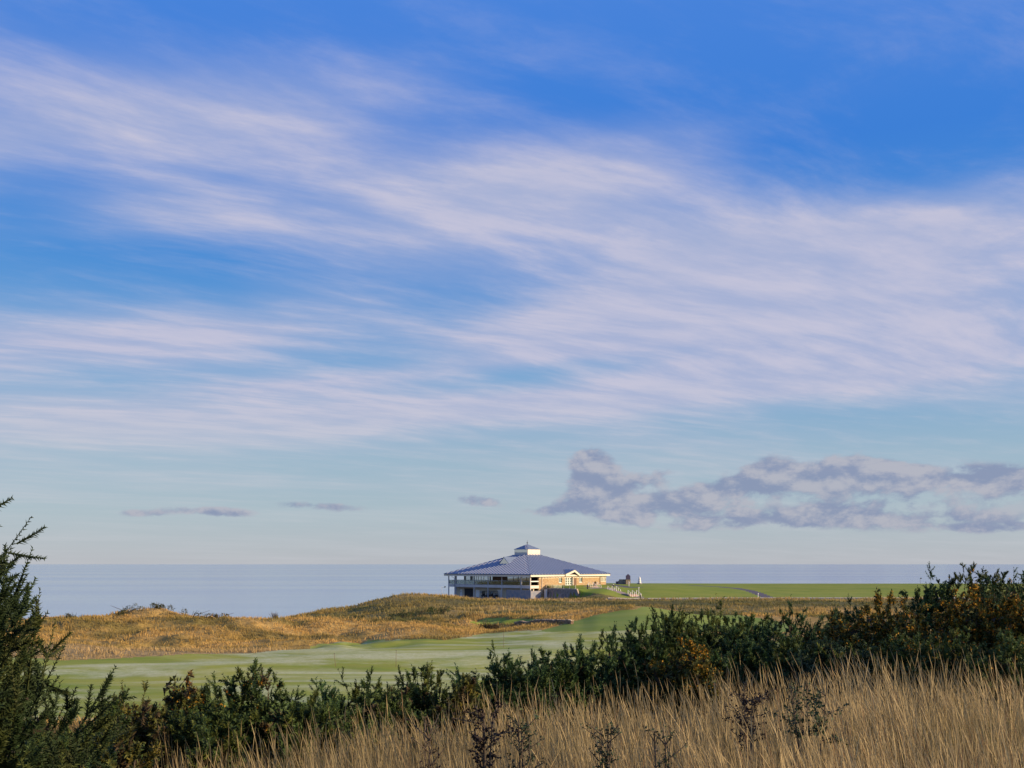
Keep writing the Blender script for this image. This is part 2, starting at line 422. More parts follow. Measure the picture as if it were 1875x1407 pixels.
# ------------------------------------------------------------------ ground materials
def ground_mats():
    m, k, b = new_mat('rough_ground')
    p = world_coord(k)
    a = k.n.new('ShaderNodeAttribute'); a.attribute_name = 'Col'
    n = k.noise(p, 0.9, 8, 0.65); n2 = k.noise(p, 0.13, 5, 0.6)
    c = k.mix(k.smooth(n, 0.35, 0.68), a.outputs['Color'], k.mix(0.6, a.outputs['Color'], (0.10, 0.075, 0.03)))
    k.put(b.inputs['Base Color'], k.mix(k.smooth(n2, 0.45, 0.7, 0, 0.45), c, (0.09, 0.10, 0.035)))
    b.inputs['Roughness'].default_value = 0.9; b.inputs['Specular IOR Level'].default_value = 0.1
    bp = k.n.new('ShaderNodeBump'); bp.inputs['Strength'].default_value = 0.8; bp.inputs['Distance'].default_value = 0.25
    k.l.new(k.noise(p, 2.2, 6, 0.7), bp.inputs['Height']); k.l.new(bp.outputs[0], b.inputs['Normal'])

    def turf(name, g1, g2, frost, famt, straw=(0.30, 0.25, 0.09)):
        m, k, b = new_mat(name); p = world_coord(k)
        n = k.noise(k.scale_vec(p, (0.6, 1.0, 1)), 0.10, 6, 0.62, 0.6)
        n2 = k.noise(k.scale_vec(p, (0.45, 1.0, 1), 0.3), 0.10, 8, 0.66, 0.6); n3 = k.noise(p, 1.6, 6, 0.7)
        n4 = k.noise(k.scale_vec(p, (0.35, 1.0, 1)), 0.5, 6, 0.7)
        c = k.mix(k.smooth(n, 0.35, 0.66), g1, g2)
        c = k.mix(k.smooth(n4, 0.45, 0.75, 0, 0.45), c, straw)
        fr = k.math('MULTIPLY', k.smooth(n2, 0.42, 0.60), k.smooth(n3, 0.25, 0.7, 0.45, 1.0))
        c = k.mix(k.math('MULTIPLY', fr, famt), c, frost)
        c = k.mix(k.smooth(k.noise(p, 6.0, 4, 0.7), 0.3, 0.7, 0, 0.3), c, g1)
        k.put(b.inputs['Base Color'], c); b.inputs['Roughness'].default_value = 0.85; b.inputs['Specular IOR Level'].default_value = 0.15
        bp = k.n.new('ShaderNodeBump'); bp.inputs['Strength'].default_value = 0.5; bp.inputs['Distance'].default_value = 0.06
        k.l.new(k.noise(p, 7.0, 5, 0.7), bp.inputs['Height']); k.l.new(bp.outputs[0], b.inputs['Normal'])
    turf('fairway_turf', (0.20, 0.27, 0.028), (0.36, 0.37, 0.058), (0.66, 0.68, 0.46), 0.75)
    turf('green_turf', (0.15, 0.23, 0.025), (0.23, 0.28, 0.045), (0.34, 0.40, 0.2), 0.15, (0.2, 0.24, 0.06))
    turf('lawn_turf', (0.17, 0.24, 0.02), (0.27, 0.30, 0.04), (0.3, 0.35, 0.12), 0.15, (0.26, 0.26, 0.07))
    simple('asphalt', (0.075, 0.07, 0.085), (0.11, 0.10, 0.115), 0.85, 0.7, bump=0.3, bscale=30)
    simple('path_grit', (0.24, 0.19, 0.17), (0.30, 0.25, 0.22), 0.9, 0.8, bump=0.3, bscale=20)


ground_mats()

# ------------------------------------------------------------------ ground sheets (one grid, split by what covers it)
fair = poly_px([(103, 1210), (233, 1205), (305, 1201), (348, 1197.5), (463, 1197), (521, 1191), (560, 1184), (617, 1176), (675, 1171), (721, 1171),
                (808, 1173), (850, 1168), (890, 1160), (940, 1157), (1000, 1154), (1100, 1155.5), (1190, 1154)])
fair = [(-75.0, 112.0)] + fair + [(40.0, 108.0), (62.0, 104.0), (70.0, 52.0), (-60.0, 52.0)]
tee = poly_px([(985, 1157), (1010, 1150), (1040, 1141), (1085, 1128), (1130, 1119.5), (1165, 1116.5)], 110) + [(26, 178), (40, 178), (42, 150), (38, 134)] + poly_px([(1200, 1154), (1100, 1156.5)], 110)
green = poly_px([(862, 1141), (876, 1136), (900, 1132.5), (930, 1131.5), (960, 1134), (1000, 1136.5), (1035, 1138), (1045, 1140), (1000, 1141), (940, 1143), (905, 1146)], 120)
road_line = [at(1120, 257.5), at(1175, 259.5), at(1250, 261), at(1330, 262.5), at(1400, 263), at(1480, 263), at(1640, 263), at(1875, 263), at(2300, 263)]
path_line = [at(1405, 264), at(1403, 270), at(1396, 277), at(1384, 285), at(1372, 292), at(1350, 300), at(1315, 307), at(1270, 311)]
path2 = [at(1113, 300), at(1135, 296), at(1152, 292), at(1166, 290)]
STAIR_DIR = np.array([0.5, -0.866]); STAIR_TOP = np.array([22.9, 286.2])
path3 = [np.array([*(STAIR_TOP + STAIR_DIR * s), 0]) for s in (-3, 0, 5, 12, 20, 21.5)]
side_path = [at(1098, 283.5), at(1090, 281), at(1080, 279.5)]


def seg_dist(x, y, line):
    d = np.full(x.shape, 1e9)
    for a, b in zip(line[:-1], line[1:]):
        a = np.asarray(a)[:2]; b = np.asarray(b)[:2]; ab = b - a; L2 = ab @ ab
        u = np.clip(((x - a[0]) * ab[0] + (y - a[1]) * ab[1]) / L2, 0, 1)
        d = np.minimum(d, np.hypot(x - a[0] - u * ab[0], y - a[1] - u * ab[1]))
    return d


def zone(x, y):
    z = np.zeros(x.shape, int); t = x / np.maximum(y, 1); px = CX + F * t
    lx, ly = to_local(x, y)
    lawn = (y > 258) & (y < 352) & (px > 1150) & (t < 0.7)
    lawn |= (lx > -10.2) & (ly < -BW + 3) & (y > 259) & (px < 1260) & (y < 345)
    lawn |= (lx > BW) & (y < 350) & (px < 1300) & (y > 280)
    z[lawn] = 4
    wob = (fbm(x / 5.0, y / 4.0, 77, 3) - 0.5) * 3.0
    z[in_poly(x + wob, y + wob * 0.8, fair)] = 1
    z[in_poly(x + wob * .3, y + wob * .3, tee)] = 2
    z[in_poly(x + wob * .3, y + wob * .3, green)] = 3
    z[seg_dist(x, y, road_line) < 2.6] = 5
    z[(seg_dist(x, y, path_line) < 1.5)] = 6
    z[(seg_dist(x, y, path2) < 1.6) & (z == 4)] = 6
    z[((seg_dist(x, y, path3) < 1.35) | (seg_dist(x, y, side_path) < 0.9)) & (z == 4)] = 7
    z[(lx < -10.2) & (lx > -23) & (ly > -BW - 9) & (ly < 16)] = 7
    return z


def rough_col(x, y):
    """dry colour of the rough grass from place to place"""
    t = x / np.maximum(y, 1.0); px = CX + F * t
    n = fbm(x / 9.0, y / 7.0, 55, 4); n2 = fbm(x / 30.0, y / 22.0, 61, 3)
    gold = np.array([0.56, 0.37, 0.12]); ochre = np.array([0.44, 0.30, 0.085]); olive = np.array([0.19, 0.17, 0.05]); pale = np.array([0.50, 0.37, 0.18])
    w = sstep(0.40, 0.62, n)[..., None]; w2 = sstep(0.40, 0.62, n2)[..., None]
    c = gold * (1 - w) + ochre * w; c = c * (1 - 0.7 * w2 * w) + olive * 0.7 * w2 * w
    gp = (sstep(0.52, 0.66, fbm(x / 11.0 + 40, y / 8.0, 91, 4)) * (0.55 + 0.45 * sstep(150, 190, y)))[..., None]
    c = c * (1 - gp) + np.array([0.105, 0.12, 0.035]) * gp
    edge = (sstep(96, 104, y) * (1 - sstep(110, 118, y)))[..., None]
    c = c * (1 - 0.7 * edge) + pale * 0.7 * edge
    far = sstep(172, 195, y)[..., None] * (1 - 0.55 * sstep(0.45, 0.62, n)[..., None])
    c = c * (1 - 0.75 * far) + np.array([0.17, 0.165, 0.06]) * 0.75 * far
    yw = y + (fbm(x / 16.0, y / 30.0, 66, 3) - 0.5) * 26
    band = (np.exp(-((yw - 194) / 8.0) ** 2) + np.exp(-((yw - 251) / 5.0) ** 2)) * sstep(-0.13, -0.05, t) * sstep(0.3, 0.5, n)
    dk = np.exp(-((yw - 221) / 13.0) ** 2) * sstep(-0.16, -0.08, t)
    band = np.clip(band, 0, 1)[..., None]; dk = dk[..., None]
    c = c * (1 - 0.6 * dk) + np.array([0.095, 0.105, 0.04]) * 0.6 * dk
    c = c * (1 - 0.85 * band) + np.array([0.50, 0.36, 0.15]) * 0.85 * band
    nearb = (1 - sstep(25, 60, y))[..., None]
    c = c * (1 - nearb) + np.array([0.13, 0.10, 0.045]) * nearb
    return c


def build_ground():
    cols = np.concatenate([np.linspace(-4, -0.62, 24), (np.arange(-180, 2080, 5.5) - CX) / F, np.linspace(0.64, 4, 24)])
    rows = np.concatenate([np.linspace(-60, 0, 10), np.arange(1.5, 24, 0.5), np.arange(24, 56, 2.0), np.arange(56, 96, 1.0), np.arange(96, 185, 0.7),
                           np.arange(185, 310, 0.9), np.arange(310, 362, 2.0), np.arange(362, 480, 8.0), [520, 600, 700]])
    T, D = np.meshgrid(cols, rows); X = T * np.maximum(D, 9.0); Y = D
    Z = H(X, Y); nc = len(cols); nr = len(rows)
    V = np.stack([X, Y, Z], -1).reshape(-1, 3); col = rough_col(X, Y).reshape(-1, 3)
    idx = np.arange(nc * nr).reshape(nr, nc)
    Q = np.stack([idx[:-1, :-1], idx[:-1, 1:], idx[1:, 1:], idx[1:, :-1]], -1)
    cx = (X[:-1, :-1] + X[1:, 1:]) / 2; cy = (Y[:-1, :-1] + Y[1:, 1:]) / 2
    zn = zone(cx, cy)
    names = {0: ('ground', 'rough_ground'), 1: ('fairway', 'fairway_turf'), 2: ('tee_mound', 'green_turf'), 3: ('golf_green', 'lawn_turf'),
             4: ('lawn', 'lawn_turf'), 5: ('road', 'asphalt'), 6: ('cart_path', 'asphalt'), 7: ('footpath', 'path_grit')}
    for q, (nm, mt) in names.items():
        f = Q[zn == q]
        if not len(f): continue
        used, inv = np.unique(f, return_inverse=True)
        o = np_obj(nm, V[used], None, col[used], mt, inv.reshape(-1, 4), smooth=True); tag(o, kind='structure')


build_ground()

# sea
def build_sea():
    m, k, b = new_mat('sea_water'); p = world_coord(k)
    b.inputs['Base Color'].default_value = (0.24, 0.32, 0.46, 1); b.inputs['IOR'].default_value = 1.33
    st = k.noise(k.scale_vec(p, (0.0006, 0.004, 1)), 1.0, 5, 0.6); st2 = k.noise(k.scale_vec(p, (0.004, 0.03, 1)), 1.0, 4, 0.6)
    k.put(b.inputs['Roughness'], k.math('ADD', k.smooth(st, 0.3, 0.7, 0.07, 0.13), k.math('MULTIPLY', st2, 0.05)))
    wv = k.math('ADD', k.noise(k.scale_vec(p, (0.05, 0.16, 1)), 1.0, 6, 0.62), k.math('MULTIPLY', k.noise(k.scale_vec(p, (0.4, 0.7, 1)), 1.0, 4, 0.6), 0.25))
    bp = k.n.new('ShaderNodeBump'); bp.inputs['Strength'].default_value = 0.2; bp.inputs['Distance'].default_value = 0.6
    k.l.new(wv, bp.inputs['Height']); k.l.new(bp.outputs[0], b.inputs['Normal'])
    s = MB(); W = 60000.0
    me = bpy.data.meshes.new('sea'); me.from_pydata([(-W, 120, 0), (W, 120, 0), (W, 70000, 0), (-W, 70000, 0)], [], [(0, 1, 2, 3)])
    me.materials.append(m); tag(link(bpy.data.objects.new('sea', me)), kind='structure')


build_sea()

# ------------------------------------------------------------------ pavilion
simple('roof_metal', (0.135, 0.185, 0.275), (0.16, 0.215, 0.31), 0.55, 1.2, metal=0.0, spec=0.25)
simple('roof_seam', (0.33, 0.39, 0.5), (0.38, 0.44, 0.55), 0.5, 1.2, metal=0.0, spec=0.3)
simple('roof_edge', (0.07, 0.085, 0.12), None, 0.5, 2.0)
simple('cream_paint', (0.74, 0.68, 0.56), (0.69, 0.62, 0.5), 0.6, 1.0)
simple('white_paint', (0.78, 0.77, 0.74), (0.72, 0.71, 0.68), 0.55, 1.0)
simple('grey_steel', (0.48, 0.49, 0.52), (0.42, 0.43, 0.46), 0.45, 1.5)
simple('concrete', (0.58, 0.56, 0.55), (0.5, 0.48, 0.47), 0.8, 0.8, bump=0.1)
simple('beige_render', (0.55, 0.49, 0.38), (0.5, 0.44, 0.34), 0.85, 0.5)
simple('brown_timber', (0.17, 0.10, 0.06), (0.12, 0.07, 0.045), 0.7, 3.0)
simple('painted_shade', (0.012, 0.013, 0.018), (0.02, 0.02, 0.025), 0.7, 1.0)
simple('dark_plastic', (0.02, 0.022, 0.03), (0.03, 0.03, 0.04), 0.45, 3.0)
simple('tyre_rubber', (0.015, 0.015, 0.016), None, 0.85, 5.0)
simple('soft_grey', (0.30, 0.31, 0.33), None, 0.6, 3.0)
simple('blue_fence_wood', (0.17, 0.21, 0.27), (0.30, 0.28, 0.28), 0.75, 1.1, bump=0.2)
simple('purple_slate', (0.06, 0.05, 0.10), (0.085, 0.07, 0.125), 0.55, 2.5)
simple('pink_step_stone', (0.46, 0.33, 0.25), (0.40, 0.28, 0.21), 0.85, 3.0, bump=0.2)
simple('galvanised', (0.60, 0.58, 0.52), (0.52, 0.50, 0.46), 0.5, 3.0)


def stone_mat(name, c1, c2, mortar, scale):
    m, k, b = new_mat(name); co = obj_coord(k)
    vor = k.n.new('ShaderNodeTexVoronoi'); k.put(vor.inputs['Vector'], k.scale_vec(co, (1, 1, 1.7))); vor.inputs['Scale'].default_value = scale
    rnd = k.n.new('ShaderNodeSeparateColor'); k.l.new(vor.outputs['Color'], rnd.inputs[0])
    ed = k.n.new('ShaderNodeTexVoronoi'); ed.feature = 'DISTANCE_TO_EDGE'; k.put(ed.inputs['Vector'], k.scale_vec(co, (1, 1, 1.7))); ed.inputs['Scale'].default_value = scale
    c = k.mix(rnd.outputs[0], c1, c2)
    c = k.mix(k.smooth(ed.outputs['Distance'], 0.02, 0.10), mortar, c)
    k.put(b.inputs['Base Color'], c); b.inputs['Roughness'].default_value = 0.9; b.inputs['Specular IOR Level'].default_value = 0.2
    bp = k.n.new('ShaderNodeBump'); bp.inputs['Strength'].default_value = 0.8; bp.inputs['Distance'].default_value = 0.05
    k.l.new(k.smooth(ed.outputs['Distance'], 0.0, 0.15), bp.inputs['Height']); k.l.new(bp.outputs[0], b.inputs['Normal'])


stone_mat('sandstone', (0.38, 0.24, 0.115), (0.50, 0.36, 0.20), (0.40, 0.33, 0.23), 2.6)
stone_mat('grey_stone', (0.17, 0.17, 0.18), (0.30, 0.29, 0.28), (0.22, 0.22, 0.22), 2.0)
stone_mat('red_stone', (0.26, 0.17, 0.11), (0.36, 0.25, 0.17), (0.16, 0.11, 0.08), 3.0)
stone_mat('pale_stone', (0.33, 0.27, 0.2), (0.46, 0.38, 0.29), (0.22, 0.18, 0.14), 2.5)


def glass_mat(name, tint, trans):
    m, k, b = new_mat(name)
    g = k.n.new('ShaderNodeBsdfGlossy'); g.inputs['Roughness'].default_value = 0.03; g.inputs['Color'].default_value = (0.9, 0.95, 0.96, 1)
    t = k.n.new('ShaderNodeBsdfTransparent'); t.inputs[0].default_value = (*tint, 1)
    fr = k.n.new('ShaderNodeFresnel'); fr.inputs[0].default_value = 1.5
    mx = k.n.new('ShaderNodeMixShader'); k.put(mx.inputs[0], k.math('MULTIPLY_ADD', fr.outputs[0], 0.8, 1 - trans, clamp=True))
    k.l.new(t.outputs[0], mx.inputs[1]); k.l.new(g.outputs[0], mx.inputs[2]); k.l.new(mx.outputs[0], k.n['Material Output'].inputs[0])


glass_mat('window_glass', (0.55, 0.62, 0.62), 0.45)
glass_mat('clear_glass', (0.86, 0.92, 0.92), 0.93)

ZG = CAMZ - 9.6                               # height of the lower yard


def y_on(px, c):
    """local y on the plane x = c seen at photo column px"""
    t = (px - CX) / F
    return (BC[0] + c * E1[0] - t * (BC[1] + c * E1[1])) / (t * E2[1] - E2[0])


def x_on(px, c):
    t = (px - CX) / F
    return (BC[0] + c * E2[0] - t * (BC[1] + c * E2[1])) / (t * E1[1] - E1[0])


def build_pavilion():
    B = empty('pavilion', (BC[0], BC[1], ZG), BROT, 'stone and glass pavilion with low blue hipped metal roof and square lantern', 'building')
    a, b = A_EAVE, BW
    ze, zc, rc = 6.71, 12.25, 2.68               # eave height, roof height at the lantern, lantern half side
    XW, YW = -13.16, 13.16                       # recessed glazed walls behind the balcony
    FL = 3.67                                    # balcony floor
    # ---- walls
    m = MB().box(-10.0, b, -b, -b + 0.45, -0.5, 6.05); m.box(XW, -10.0, -b, -b + 0.45, 0.0, 6.05)
    wr = m.build('wall', 'sandstone', B)
    # frieze under the eave and base band
    MB().box(XW + 0.05, b - 0.02, -b - 0.06, -b - 0.003, 5.62, 6.04).build('frieze', 'cream_paint', B)
    MB().box(b - 0.45, b, -b + 0.453, YW, -0.5, 6.05).build('wall', 'sandstone', B)
    MB().box(XW + 0.46, b - 0.453, YW - 0.45, YW, 0, 6.05).build('wall', 'sandstone', B)
    # lower storey wall under the balcony
    LX = -14.8
    MB().box(LX, LX + 0.4, -b + 0.6, 14.9, -0.5, 2.84).build('wall', 'beige_render', B)
    MB().box(LX + 0.4, XW + 0.5, 14.5, 14.9, -0.5, 2.84).build('wall', 'beige_render', B)
    def lower(px0, px1, z0, z1, name, mat, proud=0.05):
        y1, y0 = y_on(px0, LX), y_on(px1, LX)
        return MB().box(LX - proud, LX - 0.002, y0, y1, z0, z1).build(name, mat, B)
    d = lower(842.5, 846.5, 0, 2.1, 'door', 'white_paint')
    MB().box(LX - 0.09, LX - 0.05, y_on(844.4, LX), y_on(843.8, LX), 1.3, 1.6).build('handle', 'dark_plastic', d)
    lower(850.5, 866.2, 0, 2.35, 'garage_opening_shade', 'painted_shade', 0.03)  # flat near-black panel on the wall; shade inside the opening is painted
    lower(849.9, 866.8, 2.36, 2.5, 'lintel', 'brown_timber', 0.08)
    lower(871.5, 878, 0, 2.1, 'door', 'white_paint')
    lower(880, 883, 1.1, 1.75, 'wall_cabinet', 'soft_grey', 0.2)
    lower(911, 918, 0, 2.3, 'door', 'white_paint')
    # ---- balcony slab
    m = MB().box(-b, XW, -b, b, 2.88, FL); m.box(XW, b - 6, YW, b, 2.88, FL)
    m.build('balcony_slab', 'concrete', B)
    MB().box(XW + 0.05, XW + 0.2, -b - 0.05, -b, 2.9, 3.6)
    MB().box(-b + 0.1, XW - 0.02, -b - 0.05, -b - 0.003, 2.86, FL + 0.02).build('balcony_edge', 'cream_paint', B)
    # ---- interior floor, ceiling
    MB().box(XW + 0.3, b - 0.5, -b + 0.5, YW - 0.5, 3.3, FL - 0.05).build('interior_floor', 'brown_timber', B)
    MB().box(-a + 0.5, a - 0.5, -a + 0.5, a - 0.5, 6.06, 6.14).build('soffit', 'cream_paint', B)
    MB().box(XW + 6.5, XW + 6.8, -b + 0.5, 3.0, FL, 6.05).build('interior_wall', 'brown_timber', B)
    # ---- glazed wall on the balcony: panes and mullions as the photograph shows them
    cuts = [850, 853, 861.3, 866, 868.8, 872.6, 876, 881, 886, 893.5, 897, 902]
    for p0, p1 in zip(cuts[:-1], cuts[1:]):
        y1, y0 = y_on(p0, XW), y_on(p1, XW)
        MB().box(XW, XW + 0.05, y0 + 0.06, y1 - 0.06, FL + 0.1, 5.98).build('window_pane', 'window_glass', B)
        MB().box(XW - 0.06, XW + 0.12, y1 - 0.06, y1 + 0.06, FL, 6.05).build('mullion', 'white_paint', B)
    y1, y0 = y_on(902, XW), y_on(929, XW)
    tw = MB().box(XW - 0.02, XW + 0.3, y0, y1, FL, 6.05).build('timber_wall', 'brown_timber', B)
    MB().box(XW - 0.05, XW - 0.021, y0, y1, 4.75, 4.87).build('trim_rail', 'beige_render', tw)
    cuts = [929, 940, 955, 964, 970.5]
    for i, (p0, p1) in enumerate(zip(cuts[:-1], cuts[1:])):
        y1, y0 = y_on(p0, XW), max(y_on(p1, XW), -b + 0.5)
        MB().box(XW, XW + 0.05, y0 + 0.05, y1 - 0.05, FL + 0.1, 5.98).build('window_pane', 'window_glass', B)
        MB().box(XW - 0.06, XW + 0.12, y1 - 0.05, y1 + 0.05, FL, 6.05).build('mullion', 'brown_timber', B)
    MB().box(XW - 0.06, XW + 0.12, 13.0, YW + 0.1, FL, 6.05).build('corner_post', 'soft_grey', B)
    # glazing of the side looking out to sea
    for i in range(6):
        x0 = XW + 0.5 + i * 2.2
        MB().box(x0, x0 + 2.05, YW + 0.004, YW + 0.05, FL + 0.1, 5.9).build('window_pane', 'window_glass', B)
    # ---- posts along the balcony edge
    for i, px in enumerate((834, 868.5, 894, 919.3, 955, 972.6)):
        y = max(y_on(px, -b + 0.12), -b + 0.12)
        w = 0.24 if i == 0 else 0.1
        MB().box(-b - 0.04, -b + 2 * w - 0.04, y - w, y + w, -0.4, 6.05).build('post', 'grey_steel' if i < 5 else 'white_paint', B)
    MB().box(-b - 0.04, -b + 0.2, b - 0.22, b + 0.02, -0.5, 6.05).build('post', 'grey_steel', B)
    MB().box(-b - 0.045, -b + 0.16, -b - 0.07, -b + 0.02, -0.4, 6.04).build('post', 'cream_paint', B)
    # downpipes
    y = y_on(833, -b)
    MB().tube([(-a + 0.1, y + 0.5, 6.2), (-a + 0.1, y + 0.5, 5.9), (-b - 0.12, y, 5.3), (-b - 0.12, y, -0.3)], 0.08).build('downpipe', 'soft_grey', B)
    y = y_on(955, -b) + 0.3
    MB().tube([(-b - 0.12, y, 6.2), (-b - 0.12, y, -0.3)], 0.07).build('downpipe', 'grey_steel', B)
    for px in (991.5, 1098.4):
        x = x_on(px, -b)
        MB().tube([(x, -a + 0.08, 6.2), (x, -b - 0.14, 5.6), (x, -b - 0.14, 3.6 if px > 1000 else 1.4)], 0.075).build('downpipe', 'cream_paint' if px < 1000 else 'brown_timber', B)
    # ---- balustrade: glass and rails
    ys = [-b + 0.1] + [y_on(p, -b) for p in (955, 937, 919.3, 906, 894, 881, 868.5, 851, 834)] + [b - 0.1]
    for y0, y1 in zip(ys[:-1], ys[1:]):
        MB().box(-b + 0.1, -b + 0.13, y0 + 0.05, y1 - 0.05, FL + 0.08, 4.78).build('glass_panel', 'clear_glass', B)
    MB().bar((-b + 0.115, -b + 0.1, 4.86), (-b + 0.115, b - 0.1, 4.86), 0.08, 0.07).build('handrail', 'grey_steel', B)
    MB().bar((-b, b - 0.115, 4.86), (b - 6, b - 0.115, 4.86), 0.08, 0.07).build('handrail', 'grey_steel', B)
    for i in range(12):
        x0 = -b + 0.2 + i * 2.2
        MB().box(x0, x0 + 2.1, b - 0.13, b - 0.1, FL + 0.08, 4.78).build('glass_panel', 'clear_glass', B)
    for z in (4.8, ):
        MB().box(-b + 0.2, XW - 0.02, -b + 0.02, -b + 0.1, z - 0.14, z + 0.14).build('handrail', 'white_paint', B)
    # ---- roof: four slopes, seams, edge
    def slope(k):
        r = Matrix.Rotation(k * math.pi / 2, 3, 'Z'); P = lambda x, y, z: tuple(r @ Vector((x, y, z)))
        m = MB().prism([P(-a, -a, ze), P(a, -a, ze), P(rc, -rc, zc), P(-rc, -rc, zc)], (0, 0, -0.12))
        sl = m.build('roof_slope', 'roof_metal', B)
        s = MB(); n = 29; sp = 2 * a / n
        for i in range(1, n):
            x = -a + i * sp; top = max(abs(x), rc)
            f = (a - top) / (a - rc); zt = ze + (zc - ze) * f
            if abs(top - a) < 0.3: continue
            s.bar(P(x, -a, ze + 0.05), P(x, -top, zt + 0.05), 0.26, 0.26)
        tag(s.build('roof_seams', 'roof_seam', sl), kind='stuff')
        MB().bar(P(-a, -a, ze + 0.05), P(-rc, -rc, zc + 0.05), 0.25, 0.12).build('hip_cap', 'roof_metal', sl)
        MB().prism([P(-a + 0.02, -a + 0.02, ze - 0.14), P(a - 0.02, -a + 0.02, ze - 0.14), P(a - 0.02, -a + 0.12, ze - 0.14), P(-a + 0.02, -a + 0.12, ze - 0.14)], (0, 0, -0.5)).build('fascia', 'cream_paint', sl)
        MB().prism([P(-a - 0.1, -a - 0.1, ze - 0.005), P(a + 0.1, -a - 0.1, ze - 0.005), P(a + 0.1, -a + 0.018, ze - 0.005), P(-a - 0.1, -a + 0.018, ze - 0.005)], (0, 0, -0.14)).build('gutter', 'roof_edge', sl)
    for k in range(4): slope(k)
    # rafter feet under the right-hand eave
    for i in range(26):
        x = XW + 0.4 + i * 1.15
        if x < b: MB().box(x, x + 0.12, -a + 0.14, -b - 0.065, 5.9, 6.055).build('rafter_foot', 'brown_timber', B)
    # ---- lantern
    lz0, lz1, pk = zc - 0.15, 13.95, 15.5
    L = MB().box(-rc, rc, -rc, rc, lz0, lz1).build('lantern', 'cream_paint', B)
    for k in range(4):
        r = Matrix.Rotation(k * math.pi / 2, 3, 'Z'); P = lambda x, y, z: tuple(r @ Vector((x, y, z)))
        MB().prism([P(-rc + 0.1, -rc - 0.03, lz1 - 0.9), P(rc - 0.1, -rc - 0.03, lz1 - 0.9), P(rc - 0.1, -rc - 0.03, lz1 - 0.08), P(-rc + 0.1, -rc - 0.03, lz1 - 0.08)], r @ Vector((0, 0.027, 0))).build('lantern_light', 'cream_paint' if k != 3 else 'window_glass', L)
        for i in range(8):
            x = -rc + 0.35 + i * 0.66
            MB().prism([P(x, -rc - 0.04, lz0 + 0.2), P(x + 0.3, -rc - 0.04, lz0 + 0.2), P(x + 0.3, -rc - 0.04, lz0 + 0.75), P(x, -rc - 0.04, lz0 + 0.75)], r @ Vector((0, 0.037, 0))).build('louvre', 'grey_steel', L)
        e = rc + 0.14
        lr = MB().prism([P(-e, -e, lz1), P(e, -e, lz1), P(0, 0, pk)], (0, 0, -0.08)).build('lantern_roof', 'roof_metal', L)
        s = MB()
        for i in range(1, 8):
            x = -e + 2 * e * i / 8; f = 1 - abs(x) / e
            s.bar(P(x, -e, lz1 + 0.03), P(x, -e + e * f, lz1 + (pk - lz1) * f + 0.02), 0.07, 0.07)
        tag(s.build('roof_seams', 'roof_seam', lr), kind='stuff')
    MB().tube([(0, 0, pk - 0.1), (0, 0, pk + 0.25), (0, 0, pk + 0.3), (0, 0, pk + 0.5), (0, 0, pk + 0.55), (0, 0, pk + 1.15)], [0.09, 0.09, 0.2, 0.2, 0.06, 0.03]).build('finial', 'roof_edge', L)
    # ---- dormer on the left slope
    rz = lambda dd: ze + (zc - ze) * (a - dd) / (a - rc)
    dx, hw, hh = 9.9, 2.05, 2.0; z0 = rz(dx); zt = z0 + hh
    back = a - (zt - ze) / (zc - ze) * (a - rc)
    D = MB().prism([(-dx, -hw, z0), (-dx, hw, z0), (-dx, 0, zt)], (0.1, 0, 0)).build('dormer', 'white_paint', B)
    MB().prism([(-dx - 0.02, -hw + 0.25, z0 + 0.12), (-dx - 0.02, hw - 0.25, z0 + 0.12), (-dx - 0.02, 0, zt - 0.25)], (0.018, 0, 0)).build('dormer_glass', 'window_glass', D)
    for s in (-1, 1):
        sl = MB().prism([(-dx - 0.1, s * (hw + 0.1), z0 - 0.02), (-dx - 0.1, 0, zt + 0.08), (-back, 0, zt + 0.08), (-dx + 0.3, s * (hw + 0.1), z0 - 0.02)], (0, 0, 0.07)).build('dormer_slope', 'roof_metal', D)
    # ---- right-hand front: windows
    def win(px0, px1, z0, z1, n):
        x0, x1 = x_on(px0, -b), x_on(px1, -b)
        w = MB().box(x0, x1, -b - 0.03, -b - 0.002, z0, z1).build('window', 'white_paint', B)
        g = (x1 - x0 - 0.1) / n
        for i in range(n):
            MB().box(x0 + 0.1 + i * g, x0 + i * g + g, -b - 0.036, -b - 0.031, z0 + 0.12, z1 - 0.12).build('window_pane', 'clear_glass', w)
        MB().box(x0 - 0.08, x1 + 0.08, -b - 0.14, -b - 0.04, z0 - 0.1, z0).build('sill', 'cream_paint', w)
        MB().box(x1, x1 + 0.12, -b - 0.22, -b - 0.002, z0, z1).build('jamb', 'sandstone', w)
    win(1023, 1028.3, 4.3, 5.75, 2); win(1060.4, 1065.4, 4.3, 5.75, 2)
    # glazed bay at the right-hand end
    x0, x1 = x_on(1099.5, -b), b - 0.02
    bay = MB().box(x0, x1, -b - 0.05, -b - 0.002, 4.35, 6.0).build('bay_window', 'cream_paint', B)
    n = 4; g = (x1 - x0) / n
    for i in range(n):
        MB().box(x0 + i * g + 0.16, x0 + (i + 1) * g - 0.1, -b - 0.06, -b - 0.051, 4.45, 5.9).build('window_pane', 'clear_glass', bay)
    # ---- entrance: prow gable, double doors, brown recess
    xd0, xd1 = x_on(1034.6, -b), x_on(1046.6, -b)
    dd = MB().box(xd0, xd1, -b - 0.07, -b - 0.002, 3.5, 5.75).build('double_door', 'white_paint', B)
    for i in range(3):
        for j in range(3):
            gx = (xd1 - xd0) / 3
            MB().box(xd0 + i * gx + 0.12, xd0 + (i + 1) * gx - 0.12, -b - 0.085, -b - 0.071, 3.7 + j * 0.68, 4.26 + j * 0.68).build('door_pane', 'clear_glass', dd)
    xr0, xr1 = x_on(1047.6, -b), x_on(1055.4, -b)
